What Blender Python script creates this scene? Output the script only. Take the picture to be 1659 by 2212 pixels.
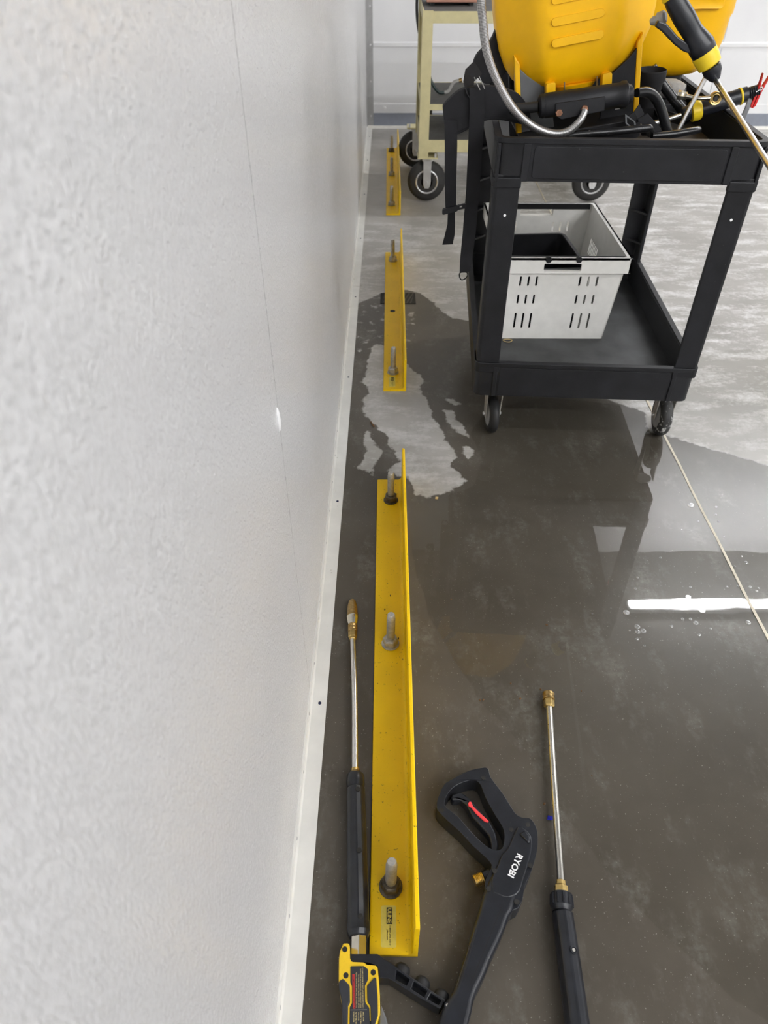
import bpy, bmesh, math, random
from math import sin, cos, pi, radians
from mathutils import Vector, Matrix, noise
from mathutils.geometry import tessellate_polygon

# ------------------------------------------------------------------ scene, camera, light
for o in list(bpy.data.objects):
    bpy.data.objects.remove(o)
scene = bpy.context.scene
COL = scene.collection
rnd = random.Random(7)

cam_data = bpy.data.cameras.new('camera')
cam = bpy.data.objects.new('camera', cam_data)
COL.objects.link(cam)
cam.location = (0, 0, 1.30)
cam.rotation_euler = (radians(90 - 40.8), 0, radians(0.4))
cam_data.sensor_fit = 'VERTICAL'
cam_data.sensor_height = 24.0
cam_data.lens = 24.0 * 1540.0 / 2212.0
cam_data.clip_start = 0.02
cam_data.dof.use_dof = True
cam_data.dof.focus_distance = 1.45
cam_data.dof.aperture_fstop = 4.3
scene.camera = cam

world = bpy.data.worlds.new('world')
scene.world = world
world.use_nodes = True
world.node_tree.nodes['Background'].inputs[0].default_value = (0.9, 0.95, 1.0, 1)
world.node_tree.nodes['Background'].inputs[1].default_value = 0.1

vs = scene.view_settings
vs.view_transform = 'Standard'
vs.look = 'None'
vs.gamma = 1.0
vs.use_curve_mapping = False
vs.exposure = 1.5
TUBE_STRENGTH = 34.0       # the ceiling tubes, added rear row included (built with the fixtures below)

# ------------------------------------------------------------------ materials
def new_mat(name):
    m = bpy.data.materials.new(name)
    m.use_nodes = True
    nt = m.node_tree
    return m, nt, nt.nodes['Principled BSDF']

def nd(nt, typ, **kw):
    n = nt.nodes.new(typ)
    for k, v in kw.items():
        setattr(n, k, v)
    return n

def ramp(nt, fac, stops):
    r = nd(nt, 'ShaderNodeValToRGB')
    e = r.color_ramp.elements
    while len(e) < len(stops):
        e.new(0.5)
    for i, (p, c) in enumerate(stops):
        e[i].position = p
        e[i].color = (c[0], c[1], c[2], 1)
    nt.links.new(fac, r.inputs[0])
    return r

def math_n(nt, op, a, b=None, clamp=False):
    n = nd(nt, 'ShaderNodeMath', operation=op, use_clamp=clamp)
    for i, v in enumerate((a, b)):
        if v is None:
            continue
        if isinstance(v, (int, float)):
            n.inputs[i].default_value = v
        else:
            nt.links.new(v, n.inputs[i])
    return n.outputs[0]

def mixc(nt, fac, a, b):
    n = nd(nt, 'ShaderNodeMix', data_type='RGBA')
    for i, v in ((0, fac), (6, a), (7, b)):
        if isinstance(v, (int, float)):
            n.inputs[i].default_value = v
        elif isinstance(v, (tuple, list)):
            n.inputs[i].default_value = (v[0], v[1], v[2], 1)
        else:
            nt.links.new(v, n.inputs[i])
    return n.outputs[2]

def noise_n(nt, scale, detail=4, rough=0.55, vec=None, stretch=None, coord='Object'):
    tc = nd(nt, 'ShaderNodeNewGeometry') if coord == 'World' else nd(nt, 'ShaderNodeTexCoord')
    src = vec or (tc.outputs['Position'] if coord == 'World' else tc.outputs[coord])
    if stretch:
        mp = nd(nt, 'ShaderNodeMapping')
        mp.inputs['Scale'].default_value = stretch
        nt.links.new(src, mp.inputs['Vector'])
        src = mp.outputs[0]
    n = nd(nt, 'ShaderNodeTexNoise')
    n.inputs['Scale'].default_value = scale
    n.inputs['Detail'].default_value = detail
    n.inputs['Roughness'].default_value = rough
    nt.links.new(src, n.inputs['Vector'])
    return n.outputs[0]

def bump_n(nt, bsdf, height, strength=0.2, dist=0.002):
    b = nd(nt, 'ShaderNodeBump')
    b.inputs['Strength'].default_value = strength
    b.inputs['Distance'].default_value = dist
    nt.links.new(height, b.inputs['Height'])
    nt.links.new(b.outputs[0], bsdf.inputs['Normal'])

def plain(name, col, rough=0.5, metal=0.0, var=0.12, scale=30, bump=0.0, bscale=200, spec=0.5, dirt=None, dirt_th=0.66, dscale=60, coat=0.0):
    """painted / moulded / metal surface with slight tonal variation, optional specks of dirt"""
    m, nt, b = new_mat(name)
    n = noise_n(nt, scale, 5)
    lo = [c * (1 - var) for c in col]
    hi = [min(1, c * (1 + var)) for c in col]
    c = ramp(nt, n, [(0.3, lo), (0.7, hi)]).outputs[0]
    if dirt:
        n2 = noise_n(nt, dscale, 6, 0.65)
        f = ramp(nt, n2, [(dirt_th, (0, 0, 0)), (dirt_th + 0.05, (1, 1, 1))]).outputs[0]
        c = mixc(nt, f, c, dirt)
    nt.links.new(c, b.inputs['Base Color'])
    b.inputs['Roughness'].default_value = rough
    b.inputs['Metallic'].default_value = metal
    b.inputs['Specular IOR Level'].default_value = spec
    b.inputs['Coat Weight'].default_value = coat
    b.inputs['Coat Roughness'].default_value = 0.15
    if bump:
        bump_n(nt, b, noise_n(nt, bscale, 3), bump, 0.001)
    return m

M = {}
M['white_plastic'] = plain('white_plastic', (0.92, 0.905, 0.855), 0.40, var=0.04)
M['black_plastic'] = plain('black_plastic', (0.010, 0.0103, 0.0125), 0.5, spec=0.38, var=0.35, scale=18, bump=0.25, bscale=350, dirt=(0.09, 0.09, 0.09), dirt_th=0.69, dscale=110)
M['black_floor_plastic'] = plain('black_floor_plastic', (0.035, 0.036, 0.038), 0.45, var=0.7, scale=9, dirt=(0.12, 0.12, 0.12), dirt_th=0.68, dscale=40)
M['gun_black'] = plain('gun_black', (0.013, 0.0145, 0.019), 0.33, var=0.3, scale=40, bump=0.1, bscale=500, dirt=(0.10, 0.09, 0.075), dirt_th=0.70, dscale=130)
M['rubber'] = plain('rubber', (0.010, 0.010, 0.011), 0.6, var=0.4, dirt=(0.10, 0.10, 0.095), dirt_th=0.68, dscale=70)
M['tyre'] = plain('tyre', (0.028, 0.027, 0.026), 0.7, var=0.3)
M['worn_tyre'] = plain('worn_tyre', (0.03, 0.03, 0.03), 0.6, var=0.4, dirt=(0.5, 0.5, 0.48), dirt_th=0.56, dscale=60)
M['webbing'] = plain('webbing', (0.008, 0.008, 0.010), 0.85, var=0.3, bump=0.4, bscale=900)
M['black_tube'] = plain('black_tube', (0.012, 0.012, 0.013), 0.25, var=0.3, dirt=(0.10, 0.09, 0.08), dirt_th=0.7)
M['safety_yellow'] = plain('safety_yellow', (0.90, 0.57, 0.003), 0.42, spec=0.3, var=0.06, scale=8, dirt=(0.20, 0.12, 0.01), dirt_th=0.635, dscale=170)
M['tank_yellow'] = plain('tank_yellow', (0.90, 0.49, 0.002), 0.38, spec=0.4, var=0.03, bump=0.08, bscale=500)
M['tool_yellow'] = plain('tool_yellow', (0.80, 0.52, 0.015), 0.45, var=0.06, scale=60, dirt=(0.25, 0.17, 0.03), dirt_th=0.68, dscale=200)
M['bright_yellow'] = plain('bright_yellow', (0.85, 0.62, 0.02), 0.4, var=0.03)
M['sticker_yellow'] = plain('sticker_yellow', (0.68, 0.55, 0.10), 0.5, var=0.1, scale=80, dirt=(0.3, 0.24, 0.05), dirt_th=0.66, dscale=150)
M['cream_paint'] = plain('cream_paint', (0.60, 0.54, 0.30), 0.5, var=0.06, dirt=(0.06, 0.03, 0.015), dirt_th=0.70, dscale=25)
M['rust'] = plain('rust', (0.05, 0.03, 0.018), 0.8, var=0.5)
M['chrome'] = plain('chrome', (0.72, 0.715, 0.70), 0.30, 1.0, var=0.08, scale=60)
M['spotted_steel'] = plain('spotted_steel', (0.62, 0.60, 0.55), 0.3, 1.0, var=0.12, dirt=(0.05, 0.03, 0.012), dirt_th=0.62, dscale=260)
M['galvanised'] = plain('galvanised', (0.48, 0.46, 0.42), 0.5, 0.8, var=0.25, scale=120, bump=0.3, bscale=500)
M['dark_nut'] = plain('dark_nut', (0.12, 0.10, 0.075), 0.5, 0.7, var=0.5, scale=120)
M['brass'] = plain('brass', (0.58, 0.42, 0.16), 0.3, 1.0, var=0.15, scale=150)
M['dull_brass'] = plain('dull_brass', (0.42, 0.29, 0.12), 0.38, 1.0, var=0.25, scale=150)
M['nickel'] = plain('nickel', (0.75, 0.72, 0.62), 0.22, 1.0, var=0.1)
M['copper_bolt'] = plain('copper_bolt', (0.30, 0.15, 0.09), 0.45, 0.7, var=0.4, scale=200)
M['zinc'] = plain('zinc', (0.62, 0.62, 0.62), 0.42, 0.9, var=0.1)
M['white_print'] = plain('white_print', (0.85, 0.85, 0.85), 0.5, var=0.03)
M['black_print'] = plain('black_print', (0.02, 0.018, 0.01), 0.5, var=0.1)
M['tan_print'] = plain('tan_print', (0.62, 0.50, 0.22), 0.5, var=0.05)
M['red_print'] = plain('red_print', (0.55, 0.03, 0.03), 0.5, var=0.05)
M['red_plastic'] = plain('red_plastic', (0.62, 0.02, 0.02), 0.4, var=0.08)
M['coral_red'] = plain('coral_red', (0.80, 0.05, 0.06), 0.4, var=0.05)
M['label_grey'] = plain('label_grey', (0.025, 0.027, 0.033), 0.5, var=0.15)
M['grey_plastic'] = plain('grey_plastic', (0.13, 0.135, 0.14), 0.4, var=0.1)
M['knob_grey'] = plain('knob_grey', (0.36, 0.35, 0.33), 0.5, var=0.2, scale=90)
M['pink_box'] = plain('pink_box', (0.50, 0.25, 0.18), 0.6, var=0.08)
M['mat_grey'] = plain('mat_grey', (0.10, 0.098, 0.092), 0.8, var=0.15)
M['trim_white'] = plain('trim_white', (0.74, 0.73, 0.69), 0.4, var=0.07, scale=14, dirt=(0.40, 0.37, 0.30), dirt_th=0.68, dscale=60)
M['corner_metal'] = plain('corner_metal', (0.42, 0.42, 0.42), 0.45, 0.4, var=0.08)
M['base_blue'] = plain('base_blue', (0.26, 0.28, 0.33), 0.45, var=0.05)
M['cove_white'] = plain('cove_white', (0.72, 0.70, 0.65), 0.5, var=0.06)
M['blue_screw'] = plain('blue_screw', (0.012, 0.016, 0.05), 0.45, var=0.2)
M['blue_chip'] = plain('blue_chip', (0.02, 0.03, 0.55), 0.4, var=0.1)
M['tan_chip'] = plain('tan_chip', (0.55, 0.40, 0.18), 0.6, var=0.1)
M['brown_twig'] = plain('brown_twig', (0.14, 0.07, 0.025), 0.8, var=0.2)
M['ceiling_grey'] = plain('ceiling_grey', (0.26, 0.255, 0.25), 0.8, var=0.05)
M['fixture_white'] = plain('fixture_white', (0.75, 0.75, 0.75), 0.5, var=0.02)
M['dark_pit'] = plain('dark_pit', (0.015, 0.014, 0.012), 0.7, var=0.2)
M['drain_iron'] = plain('drain_iron', (0.06, 0.055, 0.045), 0.5, 0.5, var=0.3)
M['seam_caulk'] = plain('seam_caulk', (0.27, 0.27, 0.26), 0.7, var=0.3, scale=80, dirt=(0.05, 0.045, 0.04), dirt_th=0.58, dscale=110)
M['green_hose'] = plain('green_hose', (0.012, 0.03, 0.028), 0.4, var=0.2)
M['joint_caulk'] = plain('joint_caulk', (0.66, 0.61, 0.49), 0.75, var=0.1, bump=0.3)

def mat_wall():
    m, nt, b = new_mat('embossed_wall')
    b.inputs['Base Color'].default_value = (0.66, 0.66, 0.66, 1)
    b.inputs['Roughness'].default_value = 0.24
    b.inputs['Specular IOR Level'].default_value = 0.5
    n1 = noise_n(nt, 340, 2, 0.5, stretch=(1, 1.0, 0.5), coord='World')
    e = ramp(nt, n1, [(0.47, (0, 0, 0)), (0.62, (1, 1, 1))]).outputs[0]
    bump_n(nt, b, e, 0.9, 0.0011)
    return m
M['wall'] = mat_wall()

def mat_back_wall():
    m, nt, b = new_mat('white_back_wall')
    n = noise_n(nt, 3, 3)
    c = ramp(nt, n, [(0.3, (0.78, 0.78, 0.79)), (0.7, (0.83, 0.83, 0.835))]).outputs[0]
    nt.links.new(c, b.inputs['Base Color'])
    b.inputs['Roughness'].default_value = 0.35
    bump_n(nt, b, noise_n(nt, 60, 2), 0.03, 0.001)
    return m
M['back_wall'] = mat_back_wall()

def mat_hose():
    """steel braid: fine crossing threads"""
    m, nt, b = new_mat('braided_hose')
    uv = nd(nt, 'ShaderNodeUVMap')
    uv.uv_map = 'UVMap'
    sep = nd(nt, 'ShaderNodeSeparateXYZ')
    nt.links.new(uv.outputs[0], sep.inputs[0])
    u, v = sep.outputs[0], sep.outputs[1]
    s1 = math_n(nt, 'SINE', math_n(nt, 'MULTIPLY', math_n(nt, 'ADD', math_n(nt, 'MULTIPLY', u, 6.0), math_n(nt, 'MULTIPLY', v, 190.0)), 6.283))
    s2 = math_n(nt, 'SINE', math_n(nt, 'MULTIPLY', math_n(nt, 'SUBTRACT', math_n(nt, 'MULTIPLY', u, 6.0), math_n(nt, 'MULTIPLY', v, 190.0)), 6.283))
    f = math_n(nt, 'MULTIPLY_ADD', math_n(nt, 'MULTIPLY', s1, s2), 0.5)
    f.node.inputs[2].default_value = 0.5
    c = mixc(nt, f, (0.05, 0.05, 0.05), (0.66, 0.65, 0.64))
    nt.links.new(c, b.inputs['Base Color'])
    b.inputs['Metallic'].default_value = 0.85
    b.inputs['Roughness'].default_value = 0.35
    return m
M['braid'] = mat_hose()

def mat_floor():
    """concrete; the mesh attribute 'dry' is metres inside the dry area, negative where it is wet"""
    m, nt, b = new_mat('concrete_floor')
    at = nd(nt, 'ShaderNodeAttribute', attribute_name='dry')
    at2 = nd(nt, 'ShaderNodeAttribute', attribute_name='pale')
    ed = noise_n(nt, 26, 4, 0.6, coord='World')
    d = math_n(nt, 'ADD', at.outputs['Fac'], math_n(nt, 'MULTIPLY', math_n(nt, 'SUBTRACT', ed, 0.5), 0.045))
    dry = math_n(nt, 'MULTIPLY', math_n(nt, 'ADD', d, 0.003), 170.0, True)
    n_big = noise_n(nt, 3.2, 5, 0.62, coord='World')
    n_str = noise_n(nt, 5.0, 6, 0.68, stretch=(1, 2.6, 1), coord='World')
    n_fine = noise_n(nt, 60, 5, 0.7, coord='World')
    # dry concrete with pale bloom
    dcol = ramp(nt, n_big, [(0.3, (0.29, 0.275, 0.245)), (0.7, (0.42, 0.40, 0.37))]).outputs[0]
    bl = math_n(nt, 'ADD', math_n(nt, 'MULTIPLY', n_str, 0.7), math_n(nt, 'MULTIPLY', n_fine, 0.3))
    bloom = ramp(nt, bl, [(0.48, (0, 0, 0)), (0.64, (1, 1, 1))]).outputs[0]
    dcol = mixc(nt, math_n(nt, 'MULTIPLY', bloom, at2.outputs['Fac']), dcol, (0.74, 0.735, 0.72))
    # wet concrete, faint scale marks
    wcol = ramp(nt, n_big, [(0.3, (0.074, 0.064, 0.050)), (0.7, (0.108, 0.094, 0.076))]).outputs[0]
    wn = noise_n(nt, 7.5, 6, 0.66, stretch=(1.5, 0.7, 1), coord='World')
    wm = math_n(nt, 'MULTIPLY', ramp(nt, wn, [(0.52, (0, 0, 0)), (0.72, (1, 1, 1))]).outputs[0], ramp(nt, n_fine, [(0.40, (0.1, 0.1, 0.1)), (0.62, (1, 1, 1))]).outputs[0])
    wcol = mixc(nt, math_n(nt, 'MULTIPLY', wm, 0.55), wcol, (0.26, 0.25, 0.225))
    sp = noise_n(nt, 240, 2, 0.5, coord='World')
    spk = ramp(nt, sp, [(0.69, (0, 0, 0)), (0.72, (1, 1, 1))]).outputs[0]
    wcol = mixc(nt, math_n(nt, 'MULTIPLY', spk, 0.5), wcol, (0.4, 0.38, 0.34))
    col = mixc(nt, dry, wcol, dcol)
    nt.links.new(col, b.inputs['Base Color'])
    r = nd(nt, 'ShaderNodeMix', data_type='FLOAT')
    nt.links.new(dry, r.inputs[0])
    r.inputs[2].default_value = 0.30
    r.inputs[3].default_value = 0.36
    nt.links.new(r.outputs[0], b.inputs['Roughness'])
    sv = nd(nt, 'ShaderNodeMix', data_type='FLOAT')
    nt.links.new(dry, sv.inputs[0])
    sv.inputs[2].default_value = 0.28
    sv.inputs[3].default_value = 0.5
    nt.links.new(sv.outputs[0], b.inputs['Specular IOR Level'])
    bump_n(nt, b, n_fine, 0.12, 0.0015)
    return m
M['floor'] = mat_floor()

def mat_water():
    m, nt, b = new_mat('water_film')
    out = nt.nodes['Material Output']
    nt.nodes.remove(b)
    tr = nd(nt, 'ShaderNodeBsdfTransparent')
    tr.inputs[0].default_value = (0.93, 0.93, 0.92, 1)
    gl = nd(nt, 'ShaderNodeBsdfGlossy')
    gl.inputs['Roughness'].default_value = 0.012
    gl.inputs['Color'].default_value = (1, 1, 1, 1)
    ge = nd(nt, 'ShaderNodeNewGeometry')
    dt = nd(nt, 'ShaderNodeVectorMath', operation='DOT_PRODUCT')
    nt.links.new(ge.outputs['Incoming'], dt.inputs[0])
    nt.links.new(ge.outputs['Normal'], dt.inputs[1])
    k = math_n(nt, 'SUBTRACT', 1.0, math_n(nt, 'ABSOLUTE', dt.outputs['Value']), True)
    fr = math_n(nt, 'MULTIPLY_ADD', math_n(nt, 'POWER', k, 5.0), 0.93, True)
    fr.node.inputs[2].default_value = 0.09
    sp = nd(nt, 'ShaderNodeSeparateXYZ')
    nt.links.new(ge.outputs['Position'], sp.inputs[0])
    yy = math_n(nt, 'ADD', sp.outputs[1], math_n(nt, 'MULTIPLY', math_n(nt, 'SUBTRACT', noise_n(nt, 4, 4, coord='World'), 0.5), 0.5))
    mr = nd(nt, 'ShaderNodeMapRange', interpolation_type='SMOOTHSTEP')
    nt.links.new(yy, mr.inputs[0])
    mr.inputs[1].default_value = 0.55
    mr.inputs[2].default_value = 1.05
    mf = nd(nt, 'ShaderNodeMapRange', interpolation_type='SMOOTHSTEP')
    nt.links.new(yy, mf.inputs[0])
    mf.inputs[1].default_value = 2.30
    mf.inputs[2].default_value = 1.75
    fr = math_n(nt, 'MULTIPLY', fr, mf.outputs[0])
    mx_ = nd(nt, 'ShaderNodeMapRange', interpolation_type='SMOOTHSTEP')
    nt.links.new(sp.outputs[0], mx_.inputs[0])
    mx_.inputs[1].default_value = 0.30
    mx_.inputs[2].default_value = 0.85
    mx_.inputs[3].default_value = 0.25
    fr = math_n(nt, 'MULTIPLY', fr, mx_.outputs[0])
    fr = math_n(nt, 'MULTIPLY', fr, math_n(nt, 'MULTIPLY_ADD', mr.outputs[0], 0.8, True))
    fr.node.inputs[1].links[0].from_node.inputs[2].default_value = 0.2
    n = noise_n(nt, 5.5, 2, 0.45, coord='World')
    bp = nd(nt, 'ShaderNodeBump')
    bp.inputs['Strength'].default_value = 0.12
    bp.inputs['Distance'].default_value = 0.003
    nt.links.new(n, bp.inputs['Height'])
    nt.links.new(bp.outputs[0], gl.inputs['Normal'])
    mx = nd(nt, 'ShaderNodeMixShader')
    nt.links.new(fr, mx.inputs[0])
    nt.links.new(tr.outputs[0], mx.inputs[1])
    nt.links.new(gl.outputs[0], mx.inputs[2])
    nt.links.new(mx.outputs[0], out.inputs[0])
    return m
M['water'] = mat_water()

def mat_bubble():
    m, nt, b = new_mat('bubble_film')
    out = nt.nodes['Material Output']
    nt.nodes.remove(b)
    tr = nd(nt, 'ShaderNodeBsdfTransparent')
    gl = nd(nt, 'ShaderNodeBsdfGlossy')
    gl.inputs['Roughness'].default_value = 0.05
    lw = nd(nt, 'ShaderNodeLayerWeight')
    lw.inputs[0].default_value = 0.35
    mx = nd(nt, 'ShaderNodeMixShader')
    nt.links.new(math_n(nt, 'MULTIPLY_ADD', lw.outputs['Facing'], 0.5, True), mx.inputs[0])
    mx.inputs[0].links[0].from_node.inputs[2].default_value = 0.15
    nt.links.new(tr.outputs[0], mx.inputs[1])
    nt.links.new(gl.outputs[0], mx.inputs[2])
    nt.links.new(mx.outputs[0], out.inputs[0])
    return m
M['bubble'] = mat_bubble()

def mat_emit(name, col, s):
    m, nt, b = new_mat(name)
    b.inputs['Base Color'].default_value = (0.8, 0.8, 0.8, 1)
    b.inputs['Emission Color'].default_value = (*col, 1)
    b.inputs['Emission Strength'].default_value = s
    return m
M['tube_light'] = mat_emit('tube_light', (0.985, 0.99, 1.0), TUBE_STRENGTH)

# ------------------------------------------------------------------ mesh helpers (world metres)
class MB:
    def __init__(self):
        self.v, self.f, self.uv = [], [], None
    def add(self, vs_, fs):
        o = len(self.v)
        self.v += [Vector(p) for p in vs_]
        self.f += [tuple(i + o for i in f) for f in fs]
        return self
    def box(self, x0, x1, y0, y1, z0, z1, mtx=None):
        p = [Vector((x, y, z)) for z in (z0, z1) for y in (y0, y1) for x in (x0, x1)]
        if mtx:
            p = [mtx @ q for q in p]
        return self.add(p, [(0, 2, 3, 1), (4, 5, 7, 6), (0, 1, 5, 4), (2, 6, 7, 3), (0, 4, 6, 2), (1, 3, 7, 5)])
    def rings(self, rings, cap0=True, cap1=True):
        n = len(rings[0])
        vs_ = [p for r in rings for p in r]
        fs = []
        for k in range(len(rings) - 1):
            for i in range(n):
                j = (i + 1) % n
                fs.append((k * n + i, k * n + j, (k + 1) * n + j, (k + 1) * n + i))
        if cap0:
            fs.append(tuple(range(n - 1, -1, -1)))
        if cap1:
            b = (len(rings) - 1) * n
            fs.append(tuple(b + i for i in range(n)))
        return self.add(vs_, fs)
    def lathe(self, a, b, prof, n=20, rot=0.0):
        """solid of revolution along a->b; prof = (t along in metres, radius)"""
        a, b = Vector(a), Vector(b)
        d = (b - a).normalized()
        u = d.orthogonal().normalized()
        if abs(d.z) < 0.95:
            u = d.cross(Vector((0, 0, 1))).normalized()
        w = d.cross(u)
        rs = []
        for t, r in prof:
            rs.append([a + d * t + (u * cos(2 * pi * i / n + rot) + w * sin(2 * pi * i / n + rot)) * r for i in range(n)])
        return self.rings(rs)
    def cyl(self, a, b, r0, r1=None, n=16, rot=0.0):
        L = (Vector(b) - Vector(a)).length
        return self.lathe(a, b, [(0, r0), (L, r0 if r1 is None else r1)], n, rot)
    def tube(self, pts, r, n=12, sub=6, flat=1.0, closed=False):
        """smooth tube through pts; r number or list"""
        P = [Vector(p) for p in pts]
        rr = r if isinstance(r, (list, tuple)) else [r] * len(P)
        path, rad = [], []
        N = len(P)
        segs = N if closed else N - 1
        for i in range(segs):
            if closed:
                p0, p1, p2, p3 = P[(i - 1) % N], P[i], P[(i + 1) % N], P[(i + 2) % N]
                ra, rb = rr[i], rr[(i + 1) % N]
            else:
                p0, p1, p2, p3 = P[max(i - 1, 0)], P[i], P[i + 1], P[min(i + 2, N - 1)]
                ra, rb = rr[i], rr[i + 1]
            for k in range(sub):
                t = k / sub
                path.append(0.5 * ((2 * p1) + (p2 - p0) * t + (2 * p0 - 5 * p1 + 4 * p2 - p3) * t * t + (3 * p1 - p0 - 3 * p2 + p3) * t ** 3))
                rad.append(ra + (rb - ra) * t)
        if not closed:
            path.append(P[-1]); rad.append(rr[-1])
        rs = []
        prev = None
        cnt = len(path)
        for i, p in enumerate(path):
            if closed:
                d = (path[(i + 1) % cnt] - path[i - 1]).normalized()
            else:
                d = (path[min(i + 1, cnt - 1)] - path[max(i - 1, 0)]).normalized()
            if prev is None:
                u = d.orthogonal().normalized()
            else:
                u = (prev - d * prev.dot(d)).normalized()
            prev = u
            w = d.cross(u)
            rs.append([p + (u * cos(2 * pi * k / n) + w * sin(2 * pi * k / n) * flat) * rad[i] for k in range(n)])
        if closed:
            rs.append(rs[0])
            self.rings(rs, False, False)
        else:
            self.rings(rs)
        self.path = path
        return self
    def ribbon(self, pts, width_dirs, w, th, nrm):
        """flat strap through pts; width along width_dirs (one or list), thickness along nrm"""
        rs = []
        for i, p in enumerate(pts):
            wd = Vector(width_dirs[i] if isinstance(width_dirs, list) else width_dirs).normalized()
            ww = w[i] if isinstance(w, (list, tuple)) else w
            nn = Vector(nrm[i] if isinstance(nrm, list) else nrm).normalized()
            p = Vector(p)
            rs.append([p - wd * ww / 2 - nn * th / 2, p + wd * ww / 2 - nn * th / 2, p + wd * ww / 2 + nn * th / 2, p - wd * ww / 2 + nn * th / 2])
        return self.rings(rs)
    def prism(self, poly, z0, z1, holes=(), f=None):
        """vertical prism from an xy outline with holes; f maps (x,y,z) to world"""
        loops = [list(poly)] + [list(h) for h in holes]
        flat = [p for l in loops for p in l]
        tris = tessellate_polygon([[Vector((p[0], p[1], 0)) for p in l] for l in loops])
        n = len(flat)
        g = f or (lambda x, y, z: (x, y, z))
        vs_ = [g(p[0], p[1], z0) for p in flat] + [g(p[0], p[1], z1) for p in flat]
        fs = []
        for t in tris:
            a, b, c = t
            A, B, Cc = flat[a], flat[b], flat[c]
            s = (B[0] - A[0]) * (Cc[1] - A[1]) - (B[1] - A[1]) * (Cc[0] - A[0])
            if abs(s) < 1e-14:
                continue
            if s < 0:
                a, b, c = a, c, b
            fs.append((a + n, b + n, c + n))
            fs.append((a, c, b))
        o = 0
        for li, l in enumerate(loops):
            k = len(l)
            area = sum(l[i][0] * l[(i + 1) % k][1] - l[(i + 1) % k][0] * l[i][1] for i in range(k))
            ccw = (area > 0) == (li == 0)
            for i in range(k):
                a, b = o + i, o + (i + 1) % k
                fs.append((a, b, b + n, a + n) if ccw else (b, a, a + n, b + n))
            o += k
        return self.add(vs_, fs)
    def ellipsoid(self, c, rx, ry, rz, n=10, m=6, zmin=-1.0):
        rs = []
        a0 = math.asin(zmin)
        for k in range(m + 1):
            a = a0 + (pi / 2 - a0) * k / m
            q = max(cos(a), 0.02)
            rs.append([Vector((c[0] + rx * q * cos(2 * pi * i / n), c[1] + ry * q * sin(2 * pi * i / n), c[2] + rz * sin(a))) for i in range(n)])
        return self.rings(rs)

WORLD_LOC = {}
def link(name, data, parent=None, loc=None):
    o = bpy.data.objects.new(name, data)
    COL.objects.link(o)
    if parent is not None:
        o.parent = parent
    pl = WORLD_LOC.get(parent.name, Vector()) if parent is not None else Vector()
    wl = Vector(loc) if loc is not None else pl
    o.location = wl - pl
    WORLD_LOC[o.name] = wl
    return o

def build(name, mb, mat, parent=None, smooth=35, bevel=0.0, segs=2, label=None, loc=None, uv=None, bang=32):
    """one mesh object; vertices are given in world metres"""
    me = bpy.data.meshes.new(name)
    if loc is None:
        loc = WORLD_LOC.get(parent.name, Vector()) if parent is not None else None
    if loc is None:
        xs = [p.x for p in mb.v]; ys = [p.y for p in mb.v]; zs = [p.z for p in mb.v]
        loc = Vector(((min(xs) + max(xs)) / 2, (min(ys) + max(ys)) / 2, min(zs)))
    loc = Vector(loc)
    me.from_pydata([tuple(p - loc) for p in mb.v], [], mb.f)
    me.materials.append(M[mat])
    if uv:
        l = me.uv_layers.new(name='UVMap')
        for lp in me.loops:
            l.data[lp.index].uv = uv[lp.vertex_index]
    bm = bmesh.new()
    bm.from_mesh(me)
    bmesh.ops.recalc_face_normals(bm, faces=bm.faces)
    bm.to_mesh(me)
    bm.free()
    if smooth:
        me.polygons.foreach_set('use_smooth', [True] * len(me.polygons))
        me.set_sharp_from_angle(angle=radians(smooth))
    o = link(name, me, parent, loc)
    if bevel:
        b = o.modifiers.new('bevel', 'BEVEL')
        b.width = bevel
        b.segments = segs
        b.limit_method = 'ANGLE'
        b.angle_limit = radians(bang)
        b.harden_normals = False
    if label:
        o['label'] = label
    return o

def thing(name, label, cat, loc, group=None):
    o = link(name, None, None, loc)
    o.empty_display_size = 0.05
    o['label'] = label
    o['category'] = cat
    if group:
        o['group'] = group
    return o

def tag(o, label, cat, group=None):
    o['label'] = label
    o['category'] = cat
    if group:
        o['group'] = group
    return o

def struct(o):
    o['kind'] = 'structure'
    return o

def text_part(name, s, center, direction, length, height, mat, parent, up=(0, 0, 1), bold=0.0):
    """flat printed lettering as a thin mesh lying in the plane normal to 'up'"""
    cu = bpy.data.curves.new('txt', 'FONT')
    cu.body = s
    cu.align_x = 'CENTER'
    cu.align_y = 'CENTER'
    cu.offset = bold
    cu.resolution_u = 2
    tmp = bpy.data.objects.new('txt', cu)
    COL.objects.link(tmp)
    bpy.context.view_layer.update()
    me = bpy.data.meshes.new_from_object(tmp.evaluated_get(bpy.context.evaluated_depsgraph_get()))
    bpy.data.objects.remove(tmp)
    xs = [v.co.x for v in me.vertices]; ys = [v.co.y for v in me.vertices]
    cx, cy = (min(xs) + max(xs)) / 2, (min(ys) + max(ys)) / 2
    sx, sy = length / (max(xs) - min(xs)), height / (max(ys) - min(ys))
    U = Vector(up).normalized()
    D = Vector(direction).normalized()
    W = U.cross(D)
    pl = WORLD_LOC[parent.name]
    for v in me.vertices:
        v.co = Vector(center) + D * (v.co.x - cx) * sx + W * (v.co.y - cy) * sy - pl
    me.materials.clear()
    me.materials.append(M[mat])
    me.name = name
    return link(name, me, parent, pl)

def rrect(x0, x1, y0, y1, r, n=3):
    p = []
    for cx, cy, a in ((x1 - r, y1 - r, 0), (x0 + r, y1 - r, 90), (x0 + r, y0 + r, 180), (x1 - r, y0 + r, 270)):
        for k in range(n + 1):
            t = radians(a + 90 * k / n)
            p.append((cx + r * cos(t), cy + r * sin(t)))
    return p

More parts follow.
